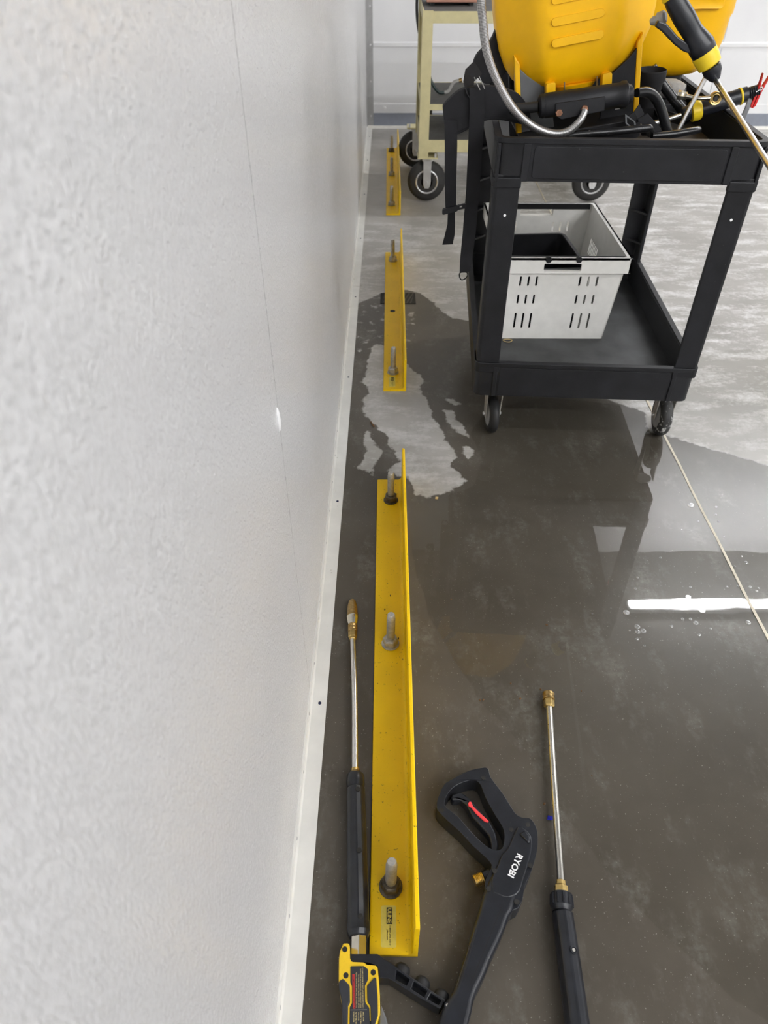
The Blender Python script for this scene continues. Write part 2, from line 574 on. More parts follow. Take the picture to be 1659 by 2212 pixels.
def smooth_poly(poly, sub=4):
    P = [Vector((x, y)) for x, y in poly]
    n = len(P)
    out = []
    for i in range(n):
        p0, p1, p2, p3 = P[i - 1], P[i], P[(i + 1) % n], P[(i + 2) % n]
        for k in range(sub):
            t = k / sub
            q = 0.5 * ((2 * p1) + (p2 - p0) * t + (2 * p0 - 5 * p1 + 4 * p2 - p3) * t * t + (3 * p1 - p0 - 3 * p2 + p3) * t ** 3)
            out.append((q.x, q.y))
    return out

def circle(cx, cy, r, n=14):
    return [(cx + r * cos(2 * pi * i / n), cy + r * sin(2 * pi * i / n)) for i in range(n)]

# ------------------------------------------------------------------ the room
import numpy as np
DRY_A = [(-0.023,2.490),(-0.067,2.490),(-0.063,2.425),(-0.077,2.352),(-0.080,2.273),(-0.093,2.216),(-0.068,2.160),(-0.084,2.072),(-0.085,2.017),(-0.063,1.972),(-0.040,1.933),(-0.022,1.902),(0.002,1.871),(-0.004,1.827),(0.025,1.791),(0.037,1.749),(0.029,1.728),(-0.002,1.694),(0.016,1.684),(0.049,1.668),(0.068,1.629),(0.082,1.580),(0.113,1.571),(0.169,1.599),(0.215,1.631),(0.234,1.650),(0.200,1.696),(0.184,1.716),(0.190,1.736),(0.214,1.764),(0.206,1.799),(0.180,1.858),(0.179,1.903),(0.159,1.942),(0.144,2.006),(0.141,2.040),(0.125,2.108),(0.108,2.180),(0.129,2.217),(0.116,2.255),(0.078,2.313),(0.044,2.384)]
DRY_B = [(-0.070,1.909),(-0.078,1.856),(-0.063,1.798),(-0.084,1.727),(-0.090,1.707),(-0.057,1.687),(-0.046,1.677),(-0.039,1.728),(-0.017,1.776),(-0.034,1.827),(-0.056,1.864),(-0.064,1.909)]
DRY_C = [(0.188,2.032),(0.213,2.023),(0.223,1.974),(0.238,1.943),(0.256,1.888),(0.251,1.877),(0.222,1.903),(0.202,1.927),(0.191,1.966)]
DRY_D = [(0.190,2.100),(0.227,2.104),(0.248,2.057),(0.208,2.070)]
DRY_E = [(0.234,1.829),(0.258,1.814),(0.264,1.786),(0.245,1.757),(0.235,1.785)]
DRY_FAR = [(-0.6,2.86),(-0.141,2.851),(-0.124,2.858),(-0.079,2.906),(-0.027,2.961),(0.074,2.990),(0.132,2.963),(0.182,2.880),(0.222,2.776),(0.253,2.726),(0.295,2.701),(0.334,2.695),(0.45,2.5),(0.6,2.25),(0.7717,2.0788),(0.8536,2.022),(0.8326,1.90),(0.8881,1.887),(1.02,1.80),(1.20,1.70),(1.6,1.58),(2.6,1.4),(9,1.2),(9,7),(-0.6,7)]

def sdf(poly, X, Y):
    P = np.array(poly)
    d = np.full(X.shape, 1e9)
    ins = np.zeros(X.shape, bool)
    for i in range(len(P)):
        a, b = P[i], P[(i + 1) % len(P)]
        e = b - a
        t = np.clip(((X - a[0]) * e[0] + (Y - a[1]) * e[1]) / (e @ e), 0, 1)
        d = np.minimum(d, np.hypot(X - a[0] - t * e[0], Y - a[1] - t * e[1]))
        c = (a[1] > Y) != (b[1] > Y)
        with np.errstate(divide='ignore', invalid='ignore'):
            ins ^= c & (X < (b[0] - a[0]) * (Y - a[1]) / (b[1] - a[1]) + a[0])
    return np.where(ins, d, -d)

XW, YB, XR, YF, HC = -0.166, 5.87, 7.5, -4.5, 4.35     # wall planes, ceiling
gx = np.concatenate([np.arange(-0.2, 1.3, 0.012), np.arange(1.3, 7.6, 0.1)])
gy = np.concatenate([np.arange(-4.6, 1.3, 0.1), np.arange(1.3, 3.3, 0.012), np.arange(3.3, 6.0, 0.1)])
GX, GY = np.meshgrid(gx, gy)
dry = np.maximum.reduce([sdf(p, GX, GY) for p in (DRY_A, DRY_B, DRY_C, DRY_D, DRY_E, DRY_FAR)])
damp = (GX < 0.12) & (GY > 2.42) & (GY < 2.95)
dry = np.where(damp, np.maximum(dry, -0.006), dry)
pale = np.clip((GX - 0.0) / 0.5, 0.55, 1.0) * np.clip((GY - 1.2) / 1.0, 0.8, 1)
pale = np.where((GY > 3.85) & (GX < 0.4), pale * 0.3, pale)  # bloom cut in the cream cart's cast shadow, shading painted into floor colour
nx_, ny_ = len(gx), len(gy)
fm = MB()
fm.v = [Vector((x, y, 0)) for y in gy for x in gx]
fm.f = [(j * nx_ + i, j * nx_ + i + 1, (j + 1) * nx_ + i + 1, (j + 1) * nx_ + i) for j in range(ny_ - 1) for i in range(nx_ - 1)]
floor = struct(build('floor', fm, 'floor', smooth=0, loc=(0, 0, 0)))
for nm, arr in (('dry', dry), ('pale', pale)):
    a = floor.data.attributes.new(nm, 'FLOAT', 'POINT')
    a.data.foreach_set('value', arr.astype(np.float32).ravel())

# control joint filled with pale caulk, running away from the camera
mb = MB()
jx = []
for k in range(61):
    y = -0.5 + k * 0.106
    if y > 5.8:
        break
    jx.append((0.881 + 0.002 * sin(y * 3) + 0.001 * sin(y * 41), y, 0.0042 + 0.0009 * sin(y * 57)))
mb.rings([[(x - w, y, -0.002), (x + w, y, -0.002), (x + w, y, 0.0021), (x - w, y, 0.0021)] for x, y, w in jx])
build('joint_filler', mb, 'joint_caulk', floor, smooth=0, label='pale filled joint line in the concrete')

# wall on the left: embossed panels with an open vertical seam between them
wl = struct(link('wall_left', None, None, (XW, 0, 0)))
seams = [YF, -3.45, -2.36, -1.27, -0.18, 0.9128, 2.06, 3.25, 4.40, 5.50, YB]
for a, b in zip(seams[:-1], seams[1:]):
    mb = MB().box(XW - 0.05, XW, a + 0.0026, b - 0.0026, 0.012, HC)
    build('wall_panel', mb, 'wall', wl, smooth=0, bevel=0.0004, segs=1)
for y in seams[1:-1]:
    build('seam_caulk', MB().box(XW - 0.01, XW - 0.0003, y - 0.0028, y + 0.0028, 0.012, HC), 'seam_caulk', wl, smooth=0)
mb = MB().box(XW - 0.09, XW - 0.007, YF, YB, 0, HC)
build('seam_backing', mb, 'drain_iron', wl, smooth=0)
mb = MB().ellipsoid((XW + 0.0005, 0.9, 0.705), 0.004, 0.006, 0.022, 10, 6)
build('filler_blob', mb, 'white_print', wl, label='white filler blob beside the panel seam')

# wall at the back with a plain white face
wb = struct(link('wall_back', None, None, (XW, YB, 0)))
sx = [XW, 1.05, 2.305, 3.56, 4.8, 6.1, XR]
for a, b in zip(sx[:-1], sx[1:]):
    build('wall_panel', MB().box(a + 0.0015, b - 0.0015, YB, YB + 0.05, 0.10, HC), 'back_wall', wb, smooth=0, bevel=0.001, segs=1)
build('seam_backing', MB().box(XW, XR, YB + 0.006, YB + 0.09, 0, HC), 'corner_metal', wb, smooth=0)
build('rail_strip', MB().prism([(0, 0.505), (-0.006, 0.512), (-0.006, 0.532), (0, 0.539)], XW + 0.05, XR, f=lambda a, b, c: (c, YB + a, b)), 'back_wall', wb, smooth=0)
build('kick_strip', MB().prism([(0, 0.10), (-0.004, 0.10), (-0.004, 0.155), (0, 0.162)], XW + 0.05, XR, f=lambda a, b, c: (c, YB + a, b)), 'back_wall', wb, smooth=0)
build('rivet', MB().lathe((-0.036, YB - 0.004, 0.132), (-0.036, YB - 0.02, 0.132), [(0, 0.012), (0.004, 0.011), (0.007, 0.006), (0.008, 0.001)], 12), 'white_print', wb)

bb = struct(link('baseboard_back', None, None, (XW, YB, 0)))
build('board', MB().box(XW + 0.0485, XR, YB - 0.008, YB + 0.01, 0.012, 0.099), 'base_blue', bb, smooth=0, bevel=0.002, segs=1)
build('cove', MB().prism([(0, 0.0), (-0.022, 0.0), (-0.02, 0.006), (-0.009, 0.018), (0, 0.018)], XW, XR, f=lambda a, b, c: (c, YB + a, b)), 'cove_white', bb)

# aluminium angle along the foot of the left wall
t1 = struct(link('trim_1', None, None, (XW, 0, 0)))
prof = [(0, 0), (0.038, 0), (0.038, 0.0032), (0.008, 0.0036), (0.0045, 0.006), (0.0035, 0.016), (0, 0.016)]
for a, b in ((YF, 3.02), (3.023, YB)):
    build('angle_strip', MB().prism(prof, a, b, f=lambda u, w, c: (XW + u, c, w)), 'trim_white', t1, smooth=20)
for y in (-0.4, 0.22, 0.88, 1.548, 2.237, 2.91, 3.6, 4.3, 5.0, 5.6):
    build('screw', MB().lathe((XW + 0.0235, y, 0.003), (XW + 0.0235, y, 0.02), [(0, 0.0038), (0.0016, 0.0034), (0.0024, 0.0015)], 10), 'blue_screw', t1)
for k in range(22):
    y = 0.33 + k * 0.13
    build('rivet', MB().ellipsoid((XW + 0.0042, y, 0.0085), 0.0012, 0.004, 0.0028, 8, 4), 'corner_metal', t1)

# upright corner trim where the two walls meet
t2 = struct(link('trim_2', None, None, (XW, YB, 0)))
build('angle_strip', MB().prism([(0, 0), (0, -0.04), (0.004, -0.04), (0.004, -0.004), (0.048, -0.004), (0.048, 0)], 0.018, HC, f=lambda u, w, c: (XW + u, YB + w, c)), 'corner_metal', t2, smooth=0)
for k in range(12):
    build('rivet', MB().ellipsoid((XW + 0.03, YB - 0.005, 0.08 + 0.22 * k), 0.006, 0.003, 0.006, 8, 5), 'zinc', t2)

build_wall = MB().box(XR, XR + 0.1, YF, YB, 0, HC)
struct(build('wall_right', build_wall, 'back_wall', smooth=0))
struct(build('wall_front', MB().box(XW, XR, YF - 0.1, YF, 0, HC), 'back_wall', smooth=0))
struct(build('ceiling', MB().box(XW - 0.1, XR + 0.1, YF - 0.1, YB + 0.1, HC, HC + 0.1), 'ceiling_grey', smooth=0))

# ceiling tube fixtures
def fixture(cx, cy, along_x, L, label):
    t = thing('tube_light_fixture', label, 'ceiling light', (cx, cy, HC - 0.14), 'ceiling tube lights')
    def bx(l0, l1, w0, w1, z0, z1):
        return MB().box(cx + l0, cx + l1, cy + w0, cy + w1, z0, z1) if along_x else MB().box(cx + w0, cx + w1, cy + l0, cy + l1, z0, z1)
    build('housing', bx(-L / 2, L / 2, -0.07, 0.07, HC - 0.085, HC - 0.03), 'fixture_white', t, smooth=0, bevel=0.01)
    d = Vector((1, 0, 0)) if along_x else Vector((0, 1, 0))
    c = Vector((cx, cy, HC - 0.10))
    build('tube', MB().cyl(c - d * (L / 2 - 0.02), c + d * (L / 2 - 0.02), 0.048, n=10), 'tube_light', t)
    for s in (-1, 1):
        p = c + d * s * L * 0.35
        build('hanger', MB().cyl((p.x, p.y, HC - 0.04), (p.x, p.y, HC), 0.006, n=8), 'zinc', t)
    return t
fixture(3.75, 5.0, True, 2.5, 'long ceiling tube light mirrored as a white streak in the puddle')
fixture(6.35, 5.0, True, 2.1, 'ceiling tube light at far right near the back wall')
fixture(3.1, -0.9, True, 2.4, 'ceiling tube light behind the camera, nearer the panelled wall')
fixture(5.7, -0.9, True, 2.4, 'ceiling tube light behind the camera, at far right')
fixture(1.8, -3.4, True, 2.4, 'unseen tube light added behind the camera to brighten the crate, beside the panelled wall')  # rear row is added, out of view, to light the crate and tank fronts
fixture(4.3, -3.4, True, 2.4, 'unseen tube light added behind the camera to brighten the crate, middle of the row')
fixture(6.4, -3.4, True, 1.6, 'short unseen tube light added behind the camera to brighten the crate, far corner')

# floor drain, half under the middle guard rail
dr = thing('floor_drain', 'dark square floor drain grate under the middle yellow guard rail', 'drain', (0.04, 2.90, 0))
build('pit', MB().box(-0.034, 0.112, 2.850, 2.952, 0.0004, 0.0012), 'dark_pit', dr, smooth=0)
build('frame', MB().prism(rrect(-0.036, 0.114, 2.848, 2.954, 0.004), 0.0004, 0.0022, [rrect(-0.032, 0.110, 2.852, 2.950, 0.003)]), 'dark_pit', dr, smooth=0)
for k in range(9):
    x = -0.046 + k * 0.0168
    build('bar', MB().prism([(max(x, -0.032), 2.852), (max(x + 0.006, -0.032), 2.852), (min(x + 0.036, 0.110), 2.950), (min(x + 0.030, 0.110), 2.950)], 0.0012, 0.0024), 'drain_iron', dr, smooth=0)

# ------------------------------------------------------------------ yellow guard rails bolted to the floor
def anchor_bolt(parent, x, y, lean=(0, 0), dark=False, h=0.108, wr=0.0205):
    z0 = 0.0082
    top = Vector((x + lean[0], y + lean[1], h))
    b = Vector((x, y, 0.010))
    L = (top - b).length
    prof = [(0, 0.0092)]
    t = 0.026
    while t < L - 0.012:                       # thread crests
        prof += [(t, 0.0093), (t + 0.0012, 0.0098), (t + 0.0024, 0.0093)]
        t += 0.0036
    prof += [(L - 0.010, 0.0088), (L - 0.003, 0.0086), (L, 0.0068)]
    bolt = build('anchor_bolt', MB().lathe(b, top, prof, 16), 'galvanised', parent, smooth=50)
    build('washer', MB().lathe((x, y, z0), (x, y, 1), [(0, wr), (0.0028, wr), (0.0032, wr - 0.001)], 20), 'dark_nut' if dark else 'galvanised', bolt)
    nut = MB().lathe((x, y, z0 + 0.0032), (x, y, 1), [(0, 0.0165), (0.001, 0.0178), (0.015, 0.0178), (0.0185, 0.0150)], 6, rot=rnd.uniform(0, 1))
    build('hex_nut', nut, 'dark_nut' if dark else 'galvanised', bolt, smooth=0, bevel=0.0008, segs=1)
    return bolt

def rail(label, x0, y0, y1, shear, bolts, hole=None):
    r = thing('guard_rail', label, 'guard rail', (x0 + 0.04, y0, 0), 'yellow angle guard rails along the wall')
    W, Hh, T = 0.0785, 0.121, 0.0075
    prof = [(0, 0), (W, 0), (W, Hh - 0.002), (W - 0.002, Hh), (W - T + 0.001, Hh), (W - T, Hh - 0.002)]
    for k in range(5):                                        # inner fillet
        a = radians(90 * k / 4)
        prof.append((W - T - 0.011 + 0.011 * cos(a), T + 0.011 - 0.011 * sin(a)))
    prof += [(0.003, T), (0.0008, T - 0.001), (0, T - 0.003)]
    L = y1 - y0
    sh = lambda y: shear * (y - y0) / L
    mb = MB()
    ys = [y0, y0 + 0.0015] + [y0 + L * k / 12 for k in range(1, 12)] + [y1 - 0.0015, y1]
    rings = []
    for k, y in enumerate(ys):
        s = 0.986 if k in (0, len(ys) - 1) else 1.0
        rings.append([(x0 + sh(y) + W / 2 + (u - W / 2) * (s if w > 0.001 else 1), y, max(0.0, w * (s if w > 0.1 else 1))) for u, w in prof])
    mb.rings(rings)
    build('angle_bar', mb, 'safety_yellow', r, smooth=40)
    for (bx_, by_, lx, ly, dk) in bolts:
        anchor_bolt(r, bx_, by_, (lx, ly), dk)
    if hole:
        h = build('bolt_hole', MB().lathe((hole[0], hole[1], T - 0.0005), (hole[0], hole[1], 1), [(0, 0.0105), (0.0009, 0.0105)], 18), 'dark_pit', r, label='empty round bolt hole')
    return r

r1 = rail('nearest yellow steel angle guard rail with sticker and three anchor bolts', -0.0268, 0.404, 1.643, -0.0045,
          [(0.008, 0.508, 0.001, 0.0, True), (0.0075, 1.036, 0.001, 0.002, False), (0.0085, 1.547, 0.0, 0.0, True)])
r2 = rail('middle yellow steel angle guard rail lying over the floor drain', -0.0172, 2.148, 3.407, 0.0,
          [(0.0165, 2.262, 0.001, 0.0, False), (0.0185, 3.300, -0.002, 0.0, False)], hole=(0.0165, 2.765))
r3 = rail('farthest yellow steel angle guard rail, next to the back wall', -0.0168, 3.954, 5.285, -0.002,
          [(0.0135, 4.095, 0.0, 0.0, False), (0.0145, 4.655, 0.0, 0.0, False), (0.0135, 5.195, 0.0, 0.0, True)])

def sticker(parent, x0, x1, y0, y1, z, big):
    s = build('sticker', MB().prism(rrect(x0, x1, y0, y1, (x1 - x0) * 0.12), z, z + 0.0004), 'sticker_yellow', parent, smooth=0, label='pale yellow rectangular sticker with black print')
    w, l = x1 - x0, y1 - y0
    xb0, xb1 = x0 + 0.36 * w, x0 + 0.74 * w
    yb1, yb0 = y1 - 0.05 * l, y0 + 0.545 * l
    build('logo_block', MB().box(xb0, xb1, yb0, yb1, z + 0.0003, z + 0.0007), 'black_print', s, smooth=0)
    text_part('logo_text', 'ULINE', ((xb0 + xb1) / 2, (yb0 + yb1) / 2, z + 0.0009), (0, -1, 0), (yb1 - yb0) * 0.86, w * 0.26, 'sticker_yellow', s, bold=0.02)
    text_part('phone_text', '1-800-295-5510', (x0 + 0.60 * w, y0 + 0.275 * l, z + 0.0009), (0, -1, 0), l * 0.45, w * 0.11, 'black_print', s, bold=0.01)
    text_part('web_text', 'uline.com', (x0 + 0.43 * w, y0 + 0.29 * l, z + 0.0009), (0, -1, 0), l * 0.23, w * 0.10, 'black_print', s, bold=0.01)
sticker(r1, -0.0080, 0.0172, 0.4145, 0.4782, 0.0075, True)
sticker(r2, 0.0025, 0.0245, 2.166, 2.234, 0.0075, False)
for (cx_, cy_) in ((0.0075, 1.185), (-0.006, 1.14), (0.026, 1.052)):
    build('grime_speck', MB().ellipsoid((cx_, cy_, 0.0075), 0.0016, 0.004, 0.0008, 7, 3), 'rust', r1)

# ------------------------------------------------------------------ black utility cart
TH = radians(-3.1)
CO = Vector((0.250, 1.812, 0))
CM = Matrix.Translation(CO) @ Matrix.Rotation(TH, 4, 'Z')
def cg(u, w, z):
    return CM @ Vector((u, w, z))
CW, CD = 0.617, 0.84
cart = thing('utility_cart', 'two-shelf black plastic utility cart carrying the yellow sprayers', 'cart', cg(CW / 2, CD / 2, 0))

def tray(name, z0, zf, z1, front_ribs):
    mb = MB()
    mb.prism(rrect(0, CW, 0, CD, 0.022, 4), z0, z1 - 0.004, [rrect(0.014, CW - 0.014, 0.014, CD - 0.014, 0.014, 4)], f=cg)
    t = build(name, mb, 'black_plastic', cart, smooth=30, bevel=0.002, segs=1)
    build('tray_floor', MB().prism(rrect(0.006, CW - 0.006, 0.006, CD - 0.006, 0.016, 3), zf - 0.012, zf, f=cg), 'black_floor_plastic', t, smooth=0)
    build('rim', MB().prism(rrect(-0.005, CW + 0.005, -0.005, CD + 0.005, 0.026, 4), z1 - 0.012, z1, [rrect(0.012, CW - 0.012, 0.012, CD - 0.012, 0.014, 4)], f=cg), 'black_plastic', t, smooth=30, bevel=0.003, segs=2)
    for u0, u1 in front_ribs:
        build('corner_rib', MB().box(u0, u1, -0.004, 0.006, z0, z1 - 0.012, CM), 'black_plastic', t, smooth=0, bevel=0.002, segs=2)
    return t
up = tray('upper_tray', 0.785, 0.800, 0.880, ((0.002, 0.010), (0.062, 0.080), (CW - 0.083, CW - 0.066), (CW - 0.010, CW - 0.002)))
lo = tray('lower_tray', 0.192, 0.212, 0.300, ((0.050, 0.062), (CW - 0.064, CW - 0.052)))
build('front_panel', MB().prism(rrect(0.088, CW - 0.09, 0.792, 0.862, 0.008), -0.0025, 0.004, f=lambda a, b, c: cg(a, c, b)), 'black_plastic', up, smooth=0, bevel=0.002)
build('front_panel', MB().prism(rrect(0.068, CW - 0.068, 0.196, 0.284, 0.008), -0.0015, 0.004, f=lambda a, b, c: cg(a, c, b)), 'black_plastic', lo, smooth=0, bevel=0.001)

for sx_, sw in ((0, 0), (1, 0), (0, 1), (1, 1)):
    fu = (lambda u: u) if sx_ == 0 else (lambda u: CW - u)
    fw = (lambda w: w) if sw == 0 else (lambda w: CD - w)
    A, B, T = 0.064, 0.072, 0.011
    Lp = [(0.010, 0.0), (A, 0.0), (A, T), (T, T), (T, B), (0, B), (0, 0.010), (0.003, 0.003)]
    leg = build('leg', MB().prism(Lp, 0.276, 0.800, f=lambda a, b, c: cg(fu(a) , fw(b), c)), 'black_plastic', cart, smooth=0, bevel=0.0025, segs=2)
    Lc = [(0.008, -0.0035), (A + 0.002, -0.0035), (A + 0.002, T), (T, T), (T, B + 0.002), (-0.0035, B + 0.002), (-0.0035, 0.008), (0, 0)]
    build('collar', MB().prism(Lc, 0.770, 0.793, f=lambda a, b, c: cg(fu(a), fw(b), c)), 'black_plastic', leg, smooth=0, bevel=0.002)
    build('foot_collar', MB().prism(Lc, 0.270, 0.300, f=lambda a, b, c: cg(fu(a), fw(b), c)), 'black_plastic', leg, smooth=0, bevel=0.002)
    for z in (0.36, 0.46, 0.56, 0.66, 0.74):
        mb = MB()
        mb.prism([(T - 0.001, T - 0.001), (A - 0.006, T - 0.001), (T - 0.001, B - 0.006)], z, z + 0.006, f=lambda a, b, c: cg(fu(a), fw(b), c))
        build('web', mb, 'black_plastic', leg, smooth=0)
    z = 0.705
    yy = -0.0012 if sw == 0 else T + 0.0012
    build('plug', MB().lathe(cg(fu(0.035), fw(-0.0001) if sw == 0 else fw(T), z), cg(fu(0.035), fw(-0.01) if sw == 0 else fw(T + 0.01), z), [(0, 0.0035), (0.0012, 0.003)], 10), 'white_print', leg)

# raised handle across the far end
build('handle', MB().tube([cg(0.04, CD - 0.02, 0.86), cg(0.05, CD + 0.03, 0.93), cg(0.12, CD + 0.05, 0.955), cg(CW - 0.12, CD + 0.05, 0.955), cg(CW - 0.05, CD + 0.03, 0.93), cg(CW - 0.04, CD - 0.02, 0.86)], 0.017, 12), 'black_plastic', cart, smooth=60)

def caster(x, y, ang, r=0.060, wid=0.030, top=0.195, tm='rubber', lean=0.0):
    D = Vector((cos(ang), sin(ang), 0))        # axle
    Fv = Vector((-sin(ang), cos(ang), 0))      # rolling direction
    c = Vector((x, y, r))
    cs = build('caster', MB().lathe((x, y, top - 0.012), (x, y, 1), [(0, 0.020), (0.004, 0.026), (0.012, 0.026)], 16), 'zinc', cart)
    prof = [(0, r * 0.66), (0.003, r * 0.90), (wid * 0.28, r * 0.985), (wid * 0.5, r), (wid * 0.72, r * 0.985), (wid - 0.003, r * 0.90), (wid, r * 0.66)]
    build('wheel', MB().lathe(c - D * wid / 2, c + D, prof, 28), tm, cs, smooth=50)
    hub = [(0, r * 0.30), (0.002, r * 0.62), (0.004, r * 0.64), (wid - 0.004 + 0.004, r * 0.64), (wid + 0.002, r * 0.62), (wid + 0.004, r * 0.30)]
    build('hub', MB().lathe(c - D * (wid / 2 + 0.002), c + D, hub, 20), 'corner_metal', cs, smooth=40)
    for s in (-1, 1):
        o = D * s * (wid / 2 + 0.006)
        off = Fv * 0.018
        pts = [c + o - Fv * 0.012 + Vector((0, 0, -0.012)), c + o + Fv * 0.012 + Vector((0, 0, -0.012)), Vector((x, y, top - 0.012)) + o * 1.15 + Fv * 0.024, Vector((x, y, top - 0.012)) + o * 1.15 - Fv * 0.024]
        mb = MB()
        mb.rings([[p - D * 0.0015 for p in pts], [p + D * 0.0015 for p in pts]])
        build('fork_plate', mb, 'galvanised', cs, smooth=0)
    build('axle', MB().lathe(c - D * (wid / 2 + 0.014), c + D, [(0, 0.004), (0.002, 0.0065), (0.006, 0.0065), (0.0065, 0.004), (wid + 0.022, 0.004), (wid + 0.0225, 0.0065), (wid + 0.026, 0.0065), (wid + 0.028, 0.004)], 10), 'zinc', cs)
    return cs
caster(0.328, 1.915, radians(4), r=0.063)
caster(0.862, 1.905, radians(-4), r=0.066, wid=0.036, tm='worn_tyre')
for u in (0.07, CW - 0.07):
    p = cg(u, CD - 0.10, 0)
    caster(p.x, p.y, radians(2))

# ------------------------------------------------------------------ white crate on the lower tray
crate = thing('plastic_crate', 'white slotted plastic crate on the lower shelf of the black cart', 'crate', (0.52, 2.35, 0.212))
Z0, Z1 = 0.2125, 0.484
bx0, bx1, by0, by1 = 0.365, 0.692, 2.127, 2.577
e = 0.022
def slot(cx, cz, w, h):
    return rrect(cx - w / 2, cx + w / 2, cz - h / 2, cz + h / 2, w * 0.48, 3)
def fb_slots():
    hs = []
    for cz, h in ((0.411, 0.032), (0.351, 0.031), (0.277, 0.054)):
        for cx in (0.402, 0.4265, 0.451, 0.583, 0.609, 0.635):
            hs.append(slot(cx, cz, 0.0062, h))
    hs.append(rrect(0.462, 0.578, 0.447, 0.474, 0.003))
    return hs
def wall_fb(front):
    tr = [(bx0, Z0), (bx1, Z0), (bx1 + e, Z1), (bx0 - e, Z1)]
    def f(a, b, c):
        k = (b - Z0) / (Z1 - Z0)
        y = (by0 - e * k + c) if front else (by1 + e * k - c)
        return (a, y, b)
    return MB().prism(tr, 0, 0.0035, fb_slots(), f=f)
def wall_lr(left):
    tr = [(by0, Z0), (by1, Z0), (by1 + e, Z1), (by0 - e, Z1)]
    hs = []
    for cz, h in ((0.375, 0.05), (0.295, 0.05)):
        for k in range(7):
            hs.append(slot(2.205 + k * 0.016, cz, 0.006, h))
        for k in range(7):
            hs.append(slot(2.405 + k * 0.016, cz, 0.006, h))
    def f(a, b, c):
        k = (b - Z0) / (Z1 - Z0)
        x = (bx0 - e * k + c) if left else (bx1 + e * k - c)
        return (x, a, b)
    return MB().prism(tr, 0, 0.0035, hs, f=f)
for fr in (True, False):
    build('end_wall', wall_fb(fr), 'white_plastic', crate, smooth=0)
for lf in (True, False):
    build('side_wall', wall_lr(lf), 'white_plastic', crate, smooth=0)
build('base', MB().box(bx0, bx1, by0, by1, Z0, Z0 + 0.004), 'white_plastic', crate, smooth=0)
rx0, rx1, ry0, ry1 = bx0 - e - 0.010, bx1 + e + 0.010, by0 - e - 0.010, by1 + e + 0.010
rim = MB()
rim.prism(rrect(rx0, rx1, 0.442, 0.487, 0.002, 1), 0, 0.005, [rrect(0.464, 0.576, 0.449, 0.472, 0.003)], f=lambda a, b, c: (a, ry0 + c, b))
rim.prism(rrect(rx0, rx1, 0.442, 0.487, 0.002, 1), 0, 0.005, [rrect(0.464, 0.576, 0.449, 0.472, 0.003)], f=lambda a, b, c: (a, ry1 - c, b))
rim.box(rx0, rx0 + 0.005, ry0, ry1, 0.442, 0.487)
rim.box(rx1 - 0.005, rx1, ry0, ry1, 0.442, 0.487)
rim.prism(rrect(rx0, rx1, ry0, ry1, 0.008, 3), 0.482, 0.487, [rrect(rx0 + 0.014, rx1 - 0.014, ry0 + 0.014, ry1 - 0.014, 0.006, 3)])
build('rim', rim, 'white_plastic', crate, smooth=0)
for s in (0, 1):
    y = ry0 + 0.0165 if s == 0 else ry1 - 0.0165
    build('bail_bar', MB().box(rx0 + 0.02, rx1 - 0.02, y - 0.003, y + 0.003, 0.470, 0.4885), 'black_plastic', crate, smooth=0, bevel=0.001, label='flat black bail bar folded inside the crate rim')
    for k in (0.475, 0.565):
        if s == 0:
            build('bail_tab', MB().lathe((k, ry0 - 0.0015, 0.483), (k, ry0 + 0.02, 0.483), [(0, 0.009), (0.012, 0.009)], 14), 'black_plastic', crate)

# black basket lying in the crate
BKM = Matrix.Translation((0.485, 2.305, 0)) @ Matrix.Rotation(radians(4), 4, 'Z')
bg = lambda a, b, c: BKM @ Vector((a, b, c))
bk_ = thing('basket', 'black plastic basket with lattice bottom sitting inside the white crate', 'basket', (0.485, 2.305, 0.2165))
hw, hd = 0.118, 0.150
build('side_wall', MB().prism(rrect(-hw, hw, -hd, hd, 0.02, 4), 0.235, 0.430, [rrect(-hw + 0.005, hw - 0.005, -hd + 0.005, hd - 0.005, 0.016, 4)], f=bg), 'black_plastic', bk_, smooth=40)
build('rim', MB().prism(rrect(-hw - 0.006, hw + 0.006, -hd - 0.006, hd + 0.006, 0.024, 4), 0.422, 0.432, [rrect(-hw + 0.004, hw - 0.004, -hd + 0.004, hd - 0.004, 0.016, 4)], f=bg), 'black_plastic', bk_, smooth=40)
for k in range(-13, 14):
    for s in (-1, 1):
        # diagonal lattice bar clipped to the basket
        pts = []
        for tt in range(-60, 61):
            a, b = k * 0.03 + s * tt * 0.006, tt * 0.006
            if abs(a) < hw - 0.005 and abs(b) < hd - 0.005:
                pts.append((a, b))
        if len(pts) > 3:
            a, b = pts[0], pts[-1]
            d = Vector((b[0] - a[0], b[1] - a[1], 0)).normalized()
            n = Vector((-d.y, d.x, 0)) * 0.0025
            z = 0.300 + 0.001 * s
            q = [Vector((a[0], a[1], z)) - n, Vector((a[0], a[1], z)) + n, Vector((b[0], b[1], z)) + n, Vector((b[0], b[1], z)) - n]
            mb = MB().rings([[BKM @ p for p in q], [BKM @ (p + Vector((0, 0, 0.006))) for p in q]])
            build('lattice_bar', mb, 'black_plastic', bk_, smooth=0)
build('foot_ring', MB().prism(rrect(-hw + 0.01, hw - 0.01, -hd + 0.01, hd - 0.01, 0.02, 3), 0.2166, 0.236, [rrect(-hw + 0.016, hw - 0.016, -hd + 0.016, hd - 0.016, 0.016, 3)], f=bg), 'black_plastic', bk_, smooth=0)
rb = build('rubber_band', MB().tube([(0.385 + 0.014 * cos(a) * (1 + 0.2 * sin(3 * a)), 2.108 + 0.010 * sin(a), 0.2135 + 0.001) for a in [2 * pi * k / 10 for k in range(10)]], 0.0014, 6, 3, closed=True), 'tan_chip')
tag(rb, 'small tan ring lying by the crate corner on the lower shelf', 'ring')

